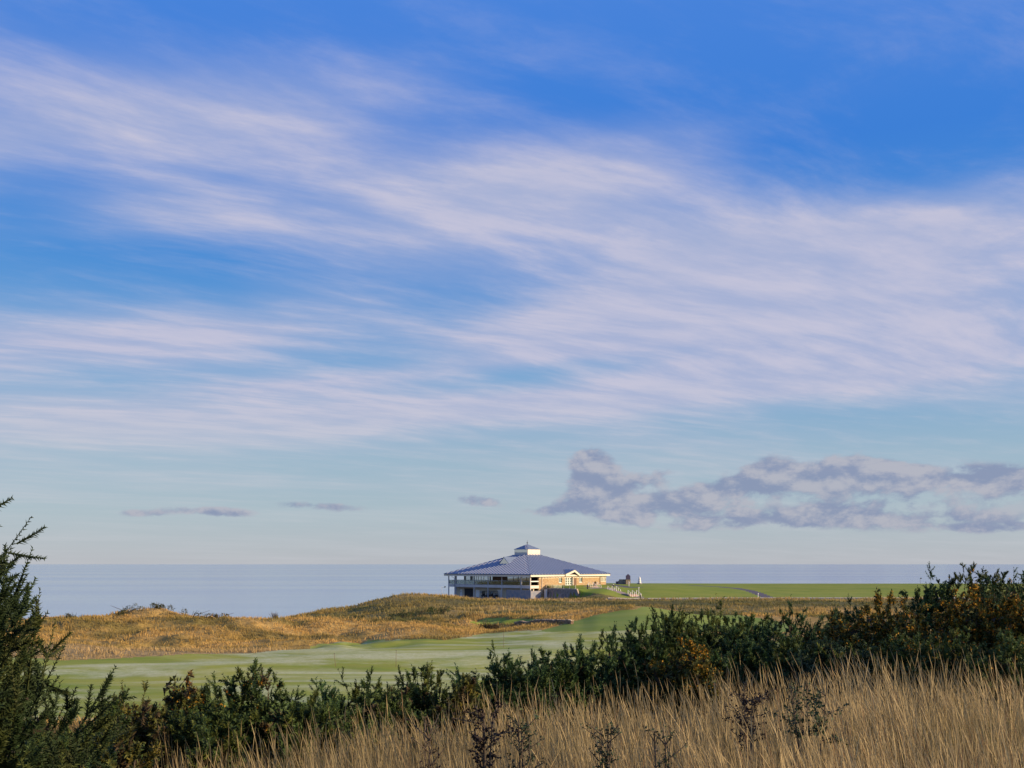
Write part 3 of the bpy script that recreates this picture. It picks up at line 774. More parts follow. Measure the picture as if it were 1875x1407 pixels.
    MB().box(xr0, xr1, -b - 0.05, -b - 0.002, 3.5, 6.9).build('entrance_recess', 'brown_timber', B)
    MB().box(xr0 - 0.2, xr0, -b - 0.5, -b - 0.002, 3.4, 6.3).build('entrance_pier', 'cream_paint', B)
    xm = (x_on(1032.8, -a) + x_on(1062.4, -a)) / 2; hwg = 3.1; ap = 1.35; zg0 = 6.72; zg1 = 7.95; pr = 1.0
    G = MB().prism([(xm - hwg, -a - 0.25, zg0 - 0.05), (xm, -a - pr, zg1 - 0.05), (xm, -a - pr, zg1 - 0.62), (xm - hwg, -a - 0.25, zg0 - 0.62)], (0, 0.12, 0)).build('entrance_gable', 'cream_paint', B)
    MB().prism([(xm + hwg, -a - 0.25, zg0 - 0.05), (xm, -a - pr, zg1 - 0.05), (xm, -a - pr, zg1 - 0.62), (xm + hwg, -a - 0.25, zg0 - 0.62)], (0, 0.12, 0)).build('verge_board', 'cream_paint', G)
    MB().prism([(xm - hwg + 0.6, -b - 0.3, 6.2), (xm + hwg - 0.6, -b - 0.3, 6.2), (xm, -b - 0.3, zg1 - 0.2)], (0, 0.1, 0)).build('gable_panel', 'brown_timber', G)
    yb = -(a - (zg1 - ze) / (zc - ze) * (a - rc))
    for s in (-1, 1):
        sl = MB().prism([(xm + s * (hwg + 0.1), -a - 0.3, zg0), (xm, -a - pr - 0.06, zg1), (xm, yb, zg1 + 0.02), (xm + s * (hwg + 0.1), -a + 0.2, zg0 + 0.06)], (0, 0, 0.09)).build('gable_slope', 'roof_metal', G)
        MB().bar((xm + s * (hwg + 0.1), -a - 0.2, zg0 + 0.12), (xm, yb, zg1 + 0.13), 0.25, 0.06).build('valley', 'roof_edge', sl)
    return B


build_pavilion()


def loc2w(lx, ly, z):
    p = BC + lx * E1 + ly * E2
    return (p[0], p[1], z)


# retaining wall and its stones
def build_yard():
    b = BW
    R = empty('retaining_wall', loc2w(-10.3, -b, ZG), BROT, 'grey stone retaining wall with sloping end below the terrace', 'wall')
    MB().prism([(0, -0.02, -0.6), (0, -11.2, -0.6), (0, -12.6, -0.3), (0, -11.2, 2.72), (0, -0.02, 2.72)], (0.45, 0, 0)).build('wall_body', 'grey_stone', R)
    MB().box(-0.08, 0.53, -11.25, -0.02, 2.723, 2.85).build('coping', 'concrete', R)
    MB().prism([(-0.08, -11.25, 2.72), (-0.08, -12.75, -0.35), (-0.08, -12.75, -0.2), (-0.08, -11.25, 2.9)], (0.61, 0, 0)).build('coping', 'pale_stone', R)
    G = empty('glass_balustrade', loc2w(-10.1, -b, ZG + 2.86), BROT, 'low glass balustrade with slim posts on top of the grey retaining wall', 'railing')
    for i in range(6): MB().box(-0.04, 0.04, -0.2 - i * 2.1, -0.12 - i * 2.1, -0.01, 1.05).build('post', 'galvanised', G)
    for i in range(5): MB().box(-0.01, 0.01, -2.2 - i * 2.1, -0.22 - i * 2.1, 0.06, 1.0).build('glass_panel', 'clear_glass', G)
    # timber screen fence in front of the undercroft
    def fence(px0, px1, c, h, name, label):
        y1, y0 = y_on(px0, c), y_on(px1, c)
        Fe = empty(name, loc2w(c, y0, ZG), BROT, label, 'fence')
        n = int((y1 - y0) / 0.3)
        for i in range(n):
            hh = h + 0.03 * math.sin(i * 2.3)
            MB().box(-0.03 - 0.012 * (i % 2), 0.03, i * 0.3 + 0.012, i * 0.3 + 0.29, -0.4, hh).build('board', 'blue_fence_wood', Fe)
        MB().box(0.031, 0.09, 0, y1 - y0, h - 0.5, h - 0.38).build('rail', 'blue_fence_wood', Fe)
    fence(927, 972, -b - 1.2, 2.45, 'timber_screen_fence', 'weathered blue grey board fence screening the space under the balcony')
    # short return of the screen, running along the front
    s = empty('timber_screen_fence', loc2w(-b - 1.2 + 0.2, -b - 1.0, ZG), BROT, 'short blue grey board fence between corner post and retaining wall', 'fence')
    for i in range(14): MB().box(i * 0.3, i * 0.3 + 0.28, -0.03 - 0.012 * (i % 2), 0.03, -0.4, 2.2 + 0.03 * math.sin(i * 3)).build('board', 'blue_fence_wood', s)
    g = empty('gate_post', loc2w(-11.4, -b - 1.0, ZG), BROT, 'broad pale grey gate post beside the retaining wall', 'post')
    MB().box(-0.3, 0.3, -0.3, 0.3, -0.4, 2.5).build('post_shaft', 'white_paint', g); MB().box(-0.36, 0.36, -0.36, 0.36, 2.502, 2.6).build('post_cap', 'concrete', g)


build_yard()


def buggy(name, px, c, label):
    y = y_on(px, c); o = empty(name, loc2w(c, y, ZG + 0.02), BROT + math.pi / 2, label, 'golf buggy', 'buggies parked under the balcony')
    m = MB().prism([(-1.2, -0.55, 0.3), (1.2, -0.55, 0.3), (1.25, -0.55, 0.62), (0.75, -0.55, 0.85), (0.45, -0.55, 0.4), (-0.2, -0.55, 0.4), (-0.3, -0.55, 0.75), (-1.2, -0.55, 0.8)], (0, 1.1, 0))
    m.build('body', 'dark_plastic', o)
    MB().box(-0.85, -0.3, -0.5, 0.5, 0.76, 0.9).build('seat', 'soft_grey', o); MB().box(-0.95, -0.85, -0.5, 0.5, 0.8, 1.25).build('seat_back', 'soft_grey', o)
    rf = MB().prism([(-1.1, -0.6, 1.8), (0.75, -0.6, 1.8), (0.6, -0.6, 1.9), (-1.0, -0.6, 1.9)], (0, 1.2, 0)).build('roof', 'dark_plastic', o)
    for sx, tx in ((-1.0, -1.0), (0.9, 0.65)):
        for sy in (-0.52, 0.52): MB().bar((sx, sy, 0.6), (tx, sy, 1.82), 0.06, 0.06).build('roof_strut', 'dark_plastic', o)
    MB().prism([(0.88, -0.5, 0.85), (0.88, 0.5, 0.85), (0.66, 0.5, 1.78), (0.66, -0.5, 1.78)], (0.01, 0, 0)).build('windscreen', 'window_glass', o)
    MB().tube([(0.6, 0.25, 0.8), (0.35, 0.25, 1.05)], 0.03).build('steering_column', 'dark_plastic', o)
    for sx in (-0.8, 0.85):
        for sy in (-0.58, 0.46):
            w = MB().tube([(sx, sy, 0.23), (sx, sy + 0.12, 0.23)], 0.23, 14).build('wheel', 'tyre_rubber', o)
            MB().tube([(sx, sy - 0.01, 0.23), (sx, sy + 0.13, 0.23)], 0.1, 10).build('rim', 'soft_grey', w)


buggy('golf_buggy', 889, -16.0, 'dark golf buggy parked under the balcony, nearer the left doors')
buggy('golf_buggy', 904, -16.2, 'dark golf buggy parked under the balcony, nearer the blue board fence')


def cafe_set():
    for px, c, lab in ((829, -14.8, 'dark round table at the open left end of the balcony'), (842, -15.0, 'dark table on the balcony beside the corner of the glazed wall')):
        y = y_on(px, c)
        t = empty('cafe_table', loc2w(c, y, ZG + 3.67), BROT, lab, 'table')
        MB().tube([(0, 0, 0.68), (0, 0, 0.72)], 0.45, 16).build('table_top', 'dark_plastic', t); MB().tube([(0, 0, 0), (0, 0, 0.04), (0, 0, 0.05), (0, 0, 0.68)], [0.25, 0.25, 0.04, 0.04], 10).build('pedestal', 'dark_plastic', t)
        for s, w in ((-0.85, 'left'), (0.85, 'right')):
            ch = empty('cafe_chair', loc2w(c, y + s, ZG + 3.67), BROT + (math.pi if s < 0 else 0),
                       'dark chair %s of the dark table %s' % ('right' if s < 0 else 'left', 'at the balcony end' if px < 835 else 'by the glazed wall corner'), 'chair', 'chairs on the balcony')
            MB().box(-0.23, 0.23, -0.22, 0.22, 0.42, 0.47).build('seat', 'dark_plastic', ch); MB().box(-0.23, 0.23, 0.18, 0.23, 0.48, 0.88).build('backrest', 'dark_plastic', ch)
            for ax in (-0.2, 0.18):
                for ay in (-0.2, 0.16): MB().box(ax, ax + 0.03, ay, ay + 0.03, 0, 0.42).build('leg', 'dark_plastic', ch)


cafe_set()


def stairs():
    rz = math.atan2(STAIR_DIR[1], STAIR_DIR[0])
    S = empty('garden_steps', (STAIR_TOP[0], STAIR_TOP[1], CAMZ - 6.15), rz, 'pale stone steps in three flights with white handrails down the lawn bank', 'steps')
    z = 0.0; s0 = 0.0
    for fl in range(3):
        for i in range(6):
            z -= 0.155
            MB().box(s0 + i * 0.34, s0 + i * 0.34 + 0.36, -1.45, 1.45, z - 0.9, z).build('step', 'pink_step_stone', S)
        for yy in (-1.4, 0.0, 1.4):
            zt = z + 6 * 0.155
            for j, q in enumerate((0.0, 1.0, 2.05)):
                zz = zt - q / 2.05 * 0.93
                MB().box(s0 + q - 0.05, s0 + q + 0.05, yy - 0.05, yy + 0.05, zz - 0.4, zz + 1.0).build('post', 'white_paint', S)
            MB().bar((s0, yy, zt + 1.0), (s0 + 2.05, yy, zt + 0.07), 0.06, 0.07).build('handrail', 'white_paint', S)
        if fl < 2:
            MB().box(s0 + 2.04, s0 + 9.2, -1.45, 1.45, z - 0.5, z - 0.004).build('landing', 'path_grit', S)
        s0 += 9.25


stairs()


def small_things():
    # dark domed plaque on a stone pillar with a low dark wall
    p = at(1150, 312)
    P = empty('stone_pillar', (p[0], p[1], p[2]), 0, 'square stone pillar carrying a dark domed plaque on the skyline', 'pillar')
    MB().box(-0.7, 0.7, -0.6, 0.6, -0.5, 1.45).build('shaft', 'pale_stone', P)
    MB().box(-0.78, 0.78, -0.68, 0.68, 1.452, 1.56).build('capstone', 'grey_stone', P)
    pl = [(-0.68, 0, 1.56), (0.68, 0, 1.56), (0.68, 0, 2.6), (0.5, 0, 2.75), (0.36, 0, 2.85), (0.26, 0, 3.02), (0.12, 0, 3.12), (0, 0, 3.15), (-0.12, 0, 3.12), (-0.26, 0, 3.02), (-0.36, 0, 2.85), (-0.5, 0, 2.75), (-0.68, 0, 2.6)]
    MB().prism([(x, -0.3, z) for x, y, z in pl], (0, 0.6, 0)).build('plaque', 'purple_slate', P)
    q = at(1138, 313)
    W = empty('low_dark_wall', (q[0], q[1], q[2]), 0, 'low dark wall running left from the stone pillar', 'wall')
    MB().prism([(-1.1, -0.35, -0.4), (1.3, -0.35, -0.4), (1.3, -0.35, 1.5), (-0.7, -0.35, 1.5), (-0.85, -0.35, 1.0), (-1.1, -0.35, 0.95)], (0, 0.7, 0)).build('wall_body', 'grey_stone', W)
    MB().box(-1.75, -1.13, -0.35, 0.35, -0.4, 0.85).build('wall_end', 'purple_slate', W)
    q = at(1171, 318)
    M = empty('banded_cairn', (q[0], q[1], q[2]), 0, 'small white tapered marker in tiers on a dark base', 'marker')
    MB().tube([(0, 0, -0.3), (0, 0, 0.3)], [0.85, 0.8], 16).build('base', 'grey_stone', M)
    zz = 0.3
    for i, (r, h, mt) in enumerate(((0.55, 0.4, 'white_paint'), (0.5, 0.22, 'galvanised'), (0.46, 0.4, 'white_paint'), (0.4, 0.2, 'galvanised'), (0.36, 0.4, 'white_paint'))):
        MB().tube([(0, 0, zz), (0, 0, zz + h)], [r, r - 0.05], 14).build('tier', mt, M); zz += h
    MB().tube([(0, 0, zz), (0, 0, zz + 0.2), (0, 0, zz + 0.4)], [0.28, 0.22, 0.05], 12).build('cap', 'white_paint', M)
    # bollard lights and posts
    def bollard(px, D, h, dark, label):
        p = at(px, D); o = empty('lamp_post' if h > 1.2 else 'bollard', (p[0], p[1], p[2]), 0, label, 'lamp post' if h > 1.2 else 'bollard')
        mt = 'dark_plastic' if dark else 'white_paint'
        MB().tube([(0, 0, -0.3), (0, 0, h)], 0.09 if not dark else 0.17, 10).build('post', mt, o)
        MB().tube([(0, 0, h), (0, 0, h + 0.05), (0, 0, h + 0.25), (0, 0, h + 0.3)], [0.1, 0.17, 0.17, 0.05], 10).build('lamp_head', 'white_paint' if not dark else 'galvanised', o)
    bollard(1151.5, 295, 1.05, False, 'short white bollard on the grass below the stone pillar')
    bollard(1169.5, 276, 1.35, False, 'white lamp post on the bank right of the steps')
    bollard(1172.5, 264, 0.9, True, 'dark bollard with pale top at the foot of the steps')
    bollard(1076, 277, 1.1, True, 'dark bollard on the lawn left of the upper flight of steps')
    bollard(1123, 284, 0.8, True, 'dark bollard behind the middle flight of steps')
    bollard(1388, 267, 0.9, False, 'small white bollard at the bend of the cart path')
    # planter / seat outside the wall
    p = at(1090, 291); o = empty('terrace_planter', (p[0], p[1], p[2]), BROT, 'brown planter with a dark clipped shrub at the top of the steps', 'planter')
    MB().prism([(-0.35, -0.35, -0.1), (0.35, -0.35, -0.1), (0.45, -0.35, 0.7), (-0.45, -0.35, 0.7)], (0, 0.7, 0)).build('pot', 'brown_timber', o)
    rs = np.random.RandomState(4); V = []; T = []
    for i in range(260):
        c = rs.normal(size=3); c = c / np.linalg.norm(c) * 0.36 * rs.uniform(0.5, 1) + np.array([0, 0, 1.0]); e = rs.normal(size=(3, 3)) * 0.06
        T.append((len(V), len(V) + 1, len(V) + 2)); V += list(c + e)
    np_obj('shrub', V, T, np.tile([[0.03, 0.035, 0.02]], (len(V), 1)), 'leaf', parent=o)
    # thin sticks on the fairway, a pin far out on the lawn
    for px, py, D, h, lab in ((725, 1222, 0, 1.5, 'thin marker stick on the frosty fairway above the hedge'), (922, 1186, 0, 2.6, 'tall thin stick beside the gorse on the fairway'), (615, 1222, 0, 1.2, 'very thin leaning stick left of the marker on the fairway')):
        p = ray(px, py, 45); o = empty('marker_stick', tuple(p), 0, lab, 'stick')
        MB().tube([(0, 0, -0.2), (0.02 if px != 615 else -0.15, 0, h)], 0.018, 6).build('stick', 'brown_timber', o); MB().tube([(0.02 if px != 615 else -0.15, 0, h), (0.02 if px != 615 else -0.15, 0, h + 0.06)], 0.035, 6).build('knob', 'dark_plastic', o)
    p = at(1685, 338); o = empty('golf_pin', tuple(p), 0, 'distant flag pin on the lawn near the dark gorse', 'flag')
    MB().tube([(0, 0, -0.2), (0, 0, 2.1)], 0.04, 6).build('pole', 'dark_plastic', o); MB().box(0.03, 0.5, -0.02, 0.02, 1.75, 2.08).build('pennant', 'dark_plastic', o)
    # pole with a camera at the left corner of the pavilion
    p = at(809, 285); o = empty('lamp_pole', tuple(p), 0, 'thin pole with small dark lamp left of the pavilion', 'lamp post')
    MB().tube([(0, 0, -0.3), (0, 0, 3.2)], 0.05, 6).build('pole', 'grey_steel', o); MB().box(0.0, 0.9, -0.03, 0.03, 2.9, 2.96).build('arm', 'grey_steel', o); MB().box(0.7, 1.1, -0.15, 0.15, 2.97, 3.3).build('lamp_head', 'dark_plastic', o)
    # pale kerb along the road
    K = MB(); L = [np.asarray(q)[:2] for q in road_line]
    pts = []
    for a, b in zip(L[:-1], L[1:]):
        d = (b - a) / np.linalg.norm(b - a); n = np.array([-d[1], d[0]])
        for u in np.linspace(0, 1, 12, endpoint=False): pts.append(a + (b - a) * u + n * 2.62)
    for a, b in zip(pts[:-1], pts[1:]):
        za, zb = H(np.array([a[0]]), np.array([a[1]]))[0], H(np.array([b[0]]), np.array([b[1]]))[0]
        K.bar((a[0], a[1], za + 0.06), (b[0], b[1], zb + 0.06), 0.16, 0.16)
    tag(K.build('kerb', 'galvanised'), kind='structure')
    # dry stone wall by the green
    A = ray(944, 1145.5, 120); Bq = ray(1048, 1143, 120)
    o = empty('dry_stone_wall', tuple(A), 0, 'low dry stone wall between the green and the rough', 'wall')
    d = Bq - A; Ls = np.linalg.norm(d[:2]); u = d[:2] / Ls; rs = np.random.RandomState(8)
    m = MB(); cap = MB()
    s = 0.0
    while s < Ls:
        w = rs.uniform(0.3, 0.55); zc_ = 0.0
        gz = H(np.array([A[0] + u[0] * s]), np.array([A[1] + u[1] * s]))[0] - A[2]
        for r in range(2):
            hh = rs.uniform(0.18, 0.26); off = rs.uniform(-0.05, 0.05)
            m.bar((u[0] * s - u[1] * off, u[1] * s + u[0] * off, gz + zc_ + hh / 2 - 0.05), (u[0] * (s + w * .93) - u[1] * off, u[1] * (s + w * .93) + u[0] * off, gz + zc_ + hh / 2 - 0.05), 0.4, hh * .95); zc_ += hh
        cap.bar((u[0] * s, u[1] * s, gz + zc_ + 0.02), (u[0] * (s + w * .9), u[1] * (s + w * .9), gz + zc_ + rs.uniform(0, 0.06)), 0.5, 0.14); s += w
    tag(m.build('wall_stones', 'red_stone', o), kind='stuff'); tag(cap.build('cope_stones', 'pale_stone', o), kind='stuff')


plant_mat('leaf', 0.2); plant_mat('straw', 0.45, 0.6); plant_mat('petal', 0.3); simple('bark', (0.07, 0.055, 0.04), (0.11, 0.085, 0.06), 0.9, 8.0, bump=0.3)
small_things()

# ------------------------------------------------------------------ gorse
RS = np.random.RandomState


def unit(v):
    return v / (np.linalg.norm(v, axis=-1, keepdims=True) + 1e-9)


def shoot_templates(n, spines, seed, sl=0.035, fat=1.0, double=False):
    """bottle-brush shoots of unit length along z; spines are radial and lean forward; returned as vertex arrays"""
    out = []
    for q in range(n):
        r = RS(seed + q); V = []; T = []
        for k, (z, rad) in enumerate(((0, 0.006), (1.0, 0.001))):
            for a in range(3): V.append((math.cos(a * 2.094) * rad, math.sin(a * 2.094) * rad, z, 0, 0.0))
        for k in range(1):
            for a in range(3):
                i = k * 3 + a; j = k * 3 + (a + 1) % 3; T += [(i, j, j + 3), (i, j + 3, i + 3)]
        for s in range(spines):
            z = 0.06 + 0.94 * (s + r.rand()) / spines; a = s * 2.4 + r.rand() * 0.8
            L = sl * r.uniform(0.65, 1.2) * (1.0 - 0.45 * z); w = 0.0042 * fat
            up = r.uniform(0.45, 1.1)
            c, sn = math.cos(a), math.sin(a); i = len(V)
            V += [(-sn * w, c * w, z, 0, 0.1), (sn * w, -c * w, z, 0, 0.1), (c * L, sn * L, z, L * up, 1.0)]; T.append((i, i + 1, i + 2))
            if double:
                V += [(0, 0, z, -w, 0.1), (0, 0, z, w * 1.5, 0.1)]; T.append((i + 3, i + 4, i + 2))
        out.append((np.array(V), np.array(T)))
    return out


SHOOT_MID = shoot_templates(5, 18, 100, 0.046, 2.4)
SHOOT_FINE = shoot_templates(5, 46, 200, 0.030, 0.9, True)


def place_shoots(P, Dv, L, col, templ, rs, tipcol=None):
    """instances of shoot templates at P along Dv with length L"""
    Vs, Ts, Cs = [], [], []; off = 0
    which = rs.randint(0, len(templ), len(P))
    for q, (TV, TT) in enumerate(templ):
        m = np.where(which == q)[0]
        if not len(m): continue
        d = unit(Dv[m]); ref = np.where(np.abs(d[:, 2:3]) < 0.9, np.array([[0, 0, 1.0]]), np.array([[1.0, 0, 0]]))
        u = unit(np.cross(d, ref)); v = np.cross(d, u)
        ang = rs.uniform(0, 6.28, len(m)); uu = u * np.cos(ang)[:, None] + v * np.sin(ang)[:, None]; vv = np.cross(d, uu)
        X = TV[None, :, 0, None] * uu[:, None] + TV[None, :, 1, None] * vv[:, None] + (TV[None, :, 2] * L[m][:, None] + TV[None, :, 3])[..., None] * d[:, None]
        # gentle curve upwards along the shoot
        X[..., 2] += (TV[None, :, 2] ** 2) * L[m][:, None] * 0.10
        X += P[m][:, None]
        n = TV.shape[0]
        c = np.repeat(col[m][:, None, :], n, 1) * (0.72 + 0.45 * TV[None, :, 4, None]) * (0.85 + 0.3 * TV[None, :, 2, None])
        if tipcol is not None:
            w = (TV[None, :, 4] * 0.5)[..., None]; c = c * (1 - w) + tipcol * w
        Vs.append(X.reshape(-1, 3)); Cs.append(c.reshape(-1, 3))
        Ts.append((TT[None] + (off + np.arange(len(m)) * n)[:, None, None]).reshape(-1, 3)); off += len(m) * n
    return np.concatenate(Vs), np.concatenate(Ts), np.concatenate(Cs)


def gorse(name, base, w, h, label, seed, n=230, shoot=0.24, templ=None, flowers=0.0, green=(0.045, 0.075, 0.022), spike=0.5, cone=0.0, dead=0.0,
          fine=False, group=None, cat='gorse bush', side=5, openness=0.0):
    """one gorse bush: lobes of branching spiny shoots on bare stems, base on the ground, w wide, h high"""
    rs = RS(seed); templ = templ or (SHOOT_FINE if fine else SHOOT_MID)
    root = empty(name, tuple(base), 0, label, cat, group)
    rx = w / 2
    K = max(5, int(5 + w * 5)); lob = []
    for q in range(K):
        a = rs.uniform(0, 6.283); r = rx * math.sqrt(rs.rand()) * 0.78
        top = h * (1 - 0.06 - 0.40 * (r / rx) ** 2 * (1 + cone)) * rs.uniform(0.80, 1.04)
        if q < 2: a, r = a, rx * 0.12 * q
        if q < 2: top = h * (1 - 0.08 * q)
        if cone: top *= 1 - cone * 0.3 * r / rx
        rad = min(rx, h * 0.6) * rs.uniform(0.26, 0.42) * (1 - 0.35 * cone * (1 - r / rx))
        z = max(top - rad * 0.9, rad * 0.7)
        lob.append((r * math.cos(a), r * math.sin(a), z, rad))
        zz = z - rad * 1.1                           # skirts of foliage below each lobe
        while zz > rad * 0.4:
            lob.append((r * math.cos(a) * 1.08 + rs.normal() * rad * .25, r * math.sin(a) * 1.08 + rs.normal() * rad * .25, zz, rad * rs.uniform(0.85, 1.1))); zz -= rad * 1.1
    lob = np.array(lob); pick = rs.choice(len(lob), n, p=lob[:, 3] ** 2 / (lob[:, 3] ** 2).sum())
    nrm = unit(rs.normal(size=(n, 3)) + np.array([0, 0, 0.35])); lc = lob[pick]
    depth = np.where(rs.rand(n) < 0.7 - openness * .3, rs.uniform(0.7, 1.0, n), rs.uniform(0.25, 0.7, n))
    P = lc[:, :3] + nrm * (lc[:, 3] * depth)[:, None]; P[:, 2] = np.maximum(P[:, 2], 0.04)
    out = unit(P - np.array([0, 0, h * 0.25]))
    Dv = unit(nrm * 0.55 + out * 0.45 + np.array([0, 0, 0.75]) + rs.normal(size=(n, 3)) * 0.22)
    L = shoot * rs.uniform(0.6, 1.25, n) * (1 + np.minimum(spike, .9) * (rs.rand(n) < 0.12) * 0.7)
    tone = rs.uniform(0.75, 1.25, n)[:, None]; g = np.array(green)
    warm = (rs.rand(n) < 0.25)[:, None]
    col = np.where(warm, g * np.array([1.5, 1.15, 0.8]), g) * tone
    if dead: col = np.where((rs.rand(n) < dead)[:, None], np.array([0.085, 0.062, 0.028]) * tone, col)
    PP, DD, LL, CC = [P], [Dv], [L], [col]
    for s in range(side):                                 # side shoots
        u = rs.uniform(0.1, 0.75, n)[:, None]; k = rs.rand(n) < 0.85
        p2 = P + Dv * L[:, None] * u; d2 = unit(Dv * 0.8 + rs.normal(size=(n, 3)) * 0.65 + np.array([0, 0, 0.15])); l2 = L * (0.62 - 0.4 * u[:, 0]) * rs.uniform(0.7, 1.2, n)
        PP.append(p2[k]); DD.append(d2[k]); LL.append(l2[k]); CC.append(col[k] * rs.uniform(0.85, 1.2, (k.sum(), 1)))
    P2, D2, L2, C2 = map(np.concatenate, (PP, DD, LL, CC))
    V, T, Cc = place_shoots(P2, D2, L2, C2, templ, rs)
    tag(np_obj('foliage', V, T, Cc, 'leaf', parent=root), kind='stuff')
    ni = int(n * 3.2); lc = lob[rs.randint(0, len(lob), ni)]          # dark brown-green filler, the bush's inner shade put into its colour
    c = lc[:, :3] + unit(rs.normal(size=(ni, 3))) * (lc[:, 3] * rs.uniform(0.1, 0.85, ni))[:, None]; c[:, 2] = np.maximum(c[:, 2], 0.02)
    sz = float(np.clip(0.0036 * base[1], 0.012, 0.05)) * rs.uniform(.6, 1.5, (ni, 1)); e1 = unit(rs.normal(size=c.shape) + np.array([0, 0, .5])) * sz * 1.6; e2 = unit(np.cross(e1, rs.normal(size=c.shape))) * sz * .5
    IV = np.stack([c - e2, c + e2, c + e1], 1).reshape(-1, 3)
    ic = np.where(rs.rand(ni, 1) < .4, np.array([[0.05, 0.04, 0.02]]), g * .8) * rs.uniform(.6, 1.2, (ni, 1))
    tag(np_obj('inner_dark_fill', IV, np.arange(len(IV)).reshape(-1, 3), np.repeat(ic, 3, 0), 'leaf', parent=root), kind='stuff')
    # stems: from the base to a share of the shoots
    st = MB(); m = min(26, n // 8)
    for i in rs.choice(n, m, replace=False):
        p = P[i]; b0 = np.array([rs.normal() * rx * .12, rs.normal() * rx * .12, -0.15])
        mid = (b0 + p) / 2 + np.array([(p[0] - b0[0]) * 0.12, (p[1] - b0[1]) * 0.12, p[2] * 0.05])
        st.tube([b0, mid, p], [0.02 * (0.5 + h / 2.5), 0.011, 0.004], 4)
    st.build('stems', 'bark', root)
    if flowers > 0:
        nf = int(len(P2) * flowers); idx = rs.choice(len(P2), nf, p=None)
        up = P2[:, 2] / h; wgt = 0.05 + np.clip(up - 0.25, 0, 1) ** 1.4; idx = rs.choice(len(P2), nf, p=wgt / wgt.sum())
        c = P2[idx] + D2[idx] * (L2[idx] * rs.uniform(0.2, 0.9, nf))[:, None]
        nb = 5; c = np.repeat(c, nb, 0) + rs.normal(size=(nf * nb, 3)) * 0.022
        e1 = unit(rs.normal(size=c.shape)) * 0.014; e2 = unit(rs.normal(size=c.shape)) * 0.014
        FV = np.stack([c - e1, c + e2, c + e1, c - e2], 1).reshape(-1, 3)
        Q = np.arange(len(FV)).reshape(-1, 4)
        fc = np.array([0.52, 0.28, 0.025]) * rs.uniform(0.55, 1.25, (len(c), 1)) * np.where(rs.rand(len(c), 1) < 0.3, np.array([[0.7, 0.5, 0.6]]), 1.0)
        tag(np_obj('flowers', FV, None, np.repeat(fc, 4, 0), 'petal', Q, parent=root), kind='stuff')
    return root


def bush_at(px, top, D, w, label, seed, **kw):
    p = at(px, D); ztop = CAMZ - (top - HY) / F * D
    h = max(0.45, ztop - p[2] - kw.get('shoot', 0.24) * 0.9)
    return gorse('gorse_bush', p, w, h, label, seed, **kw)


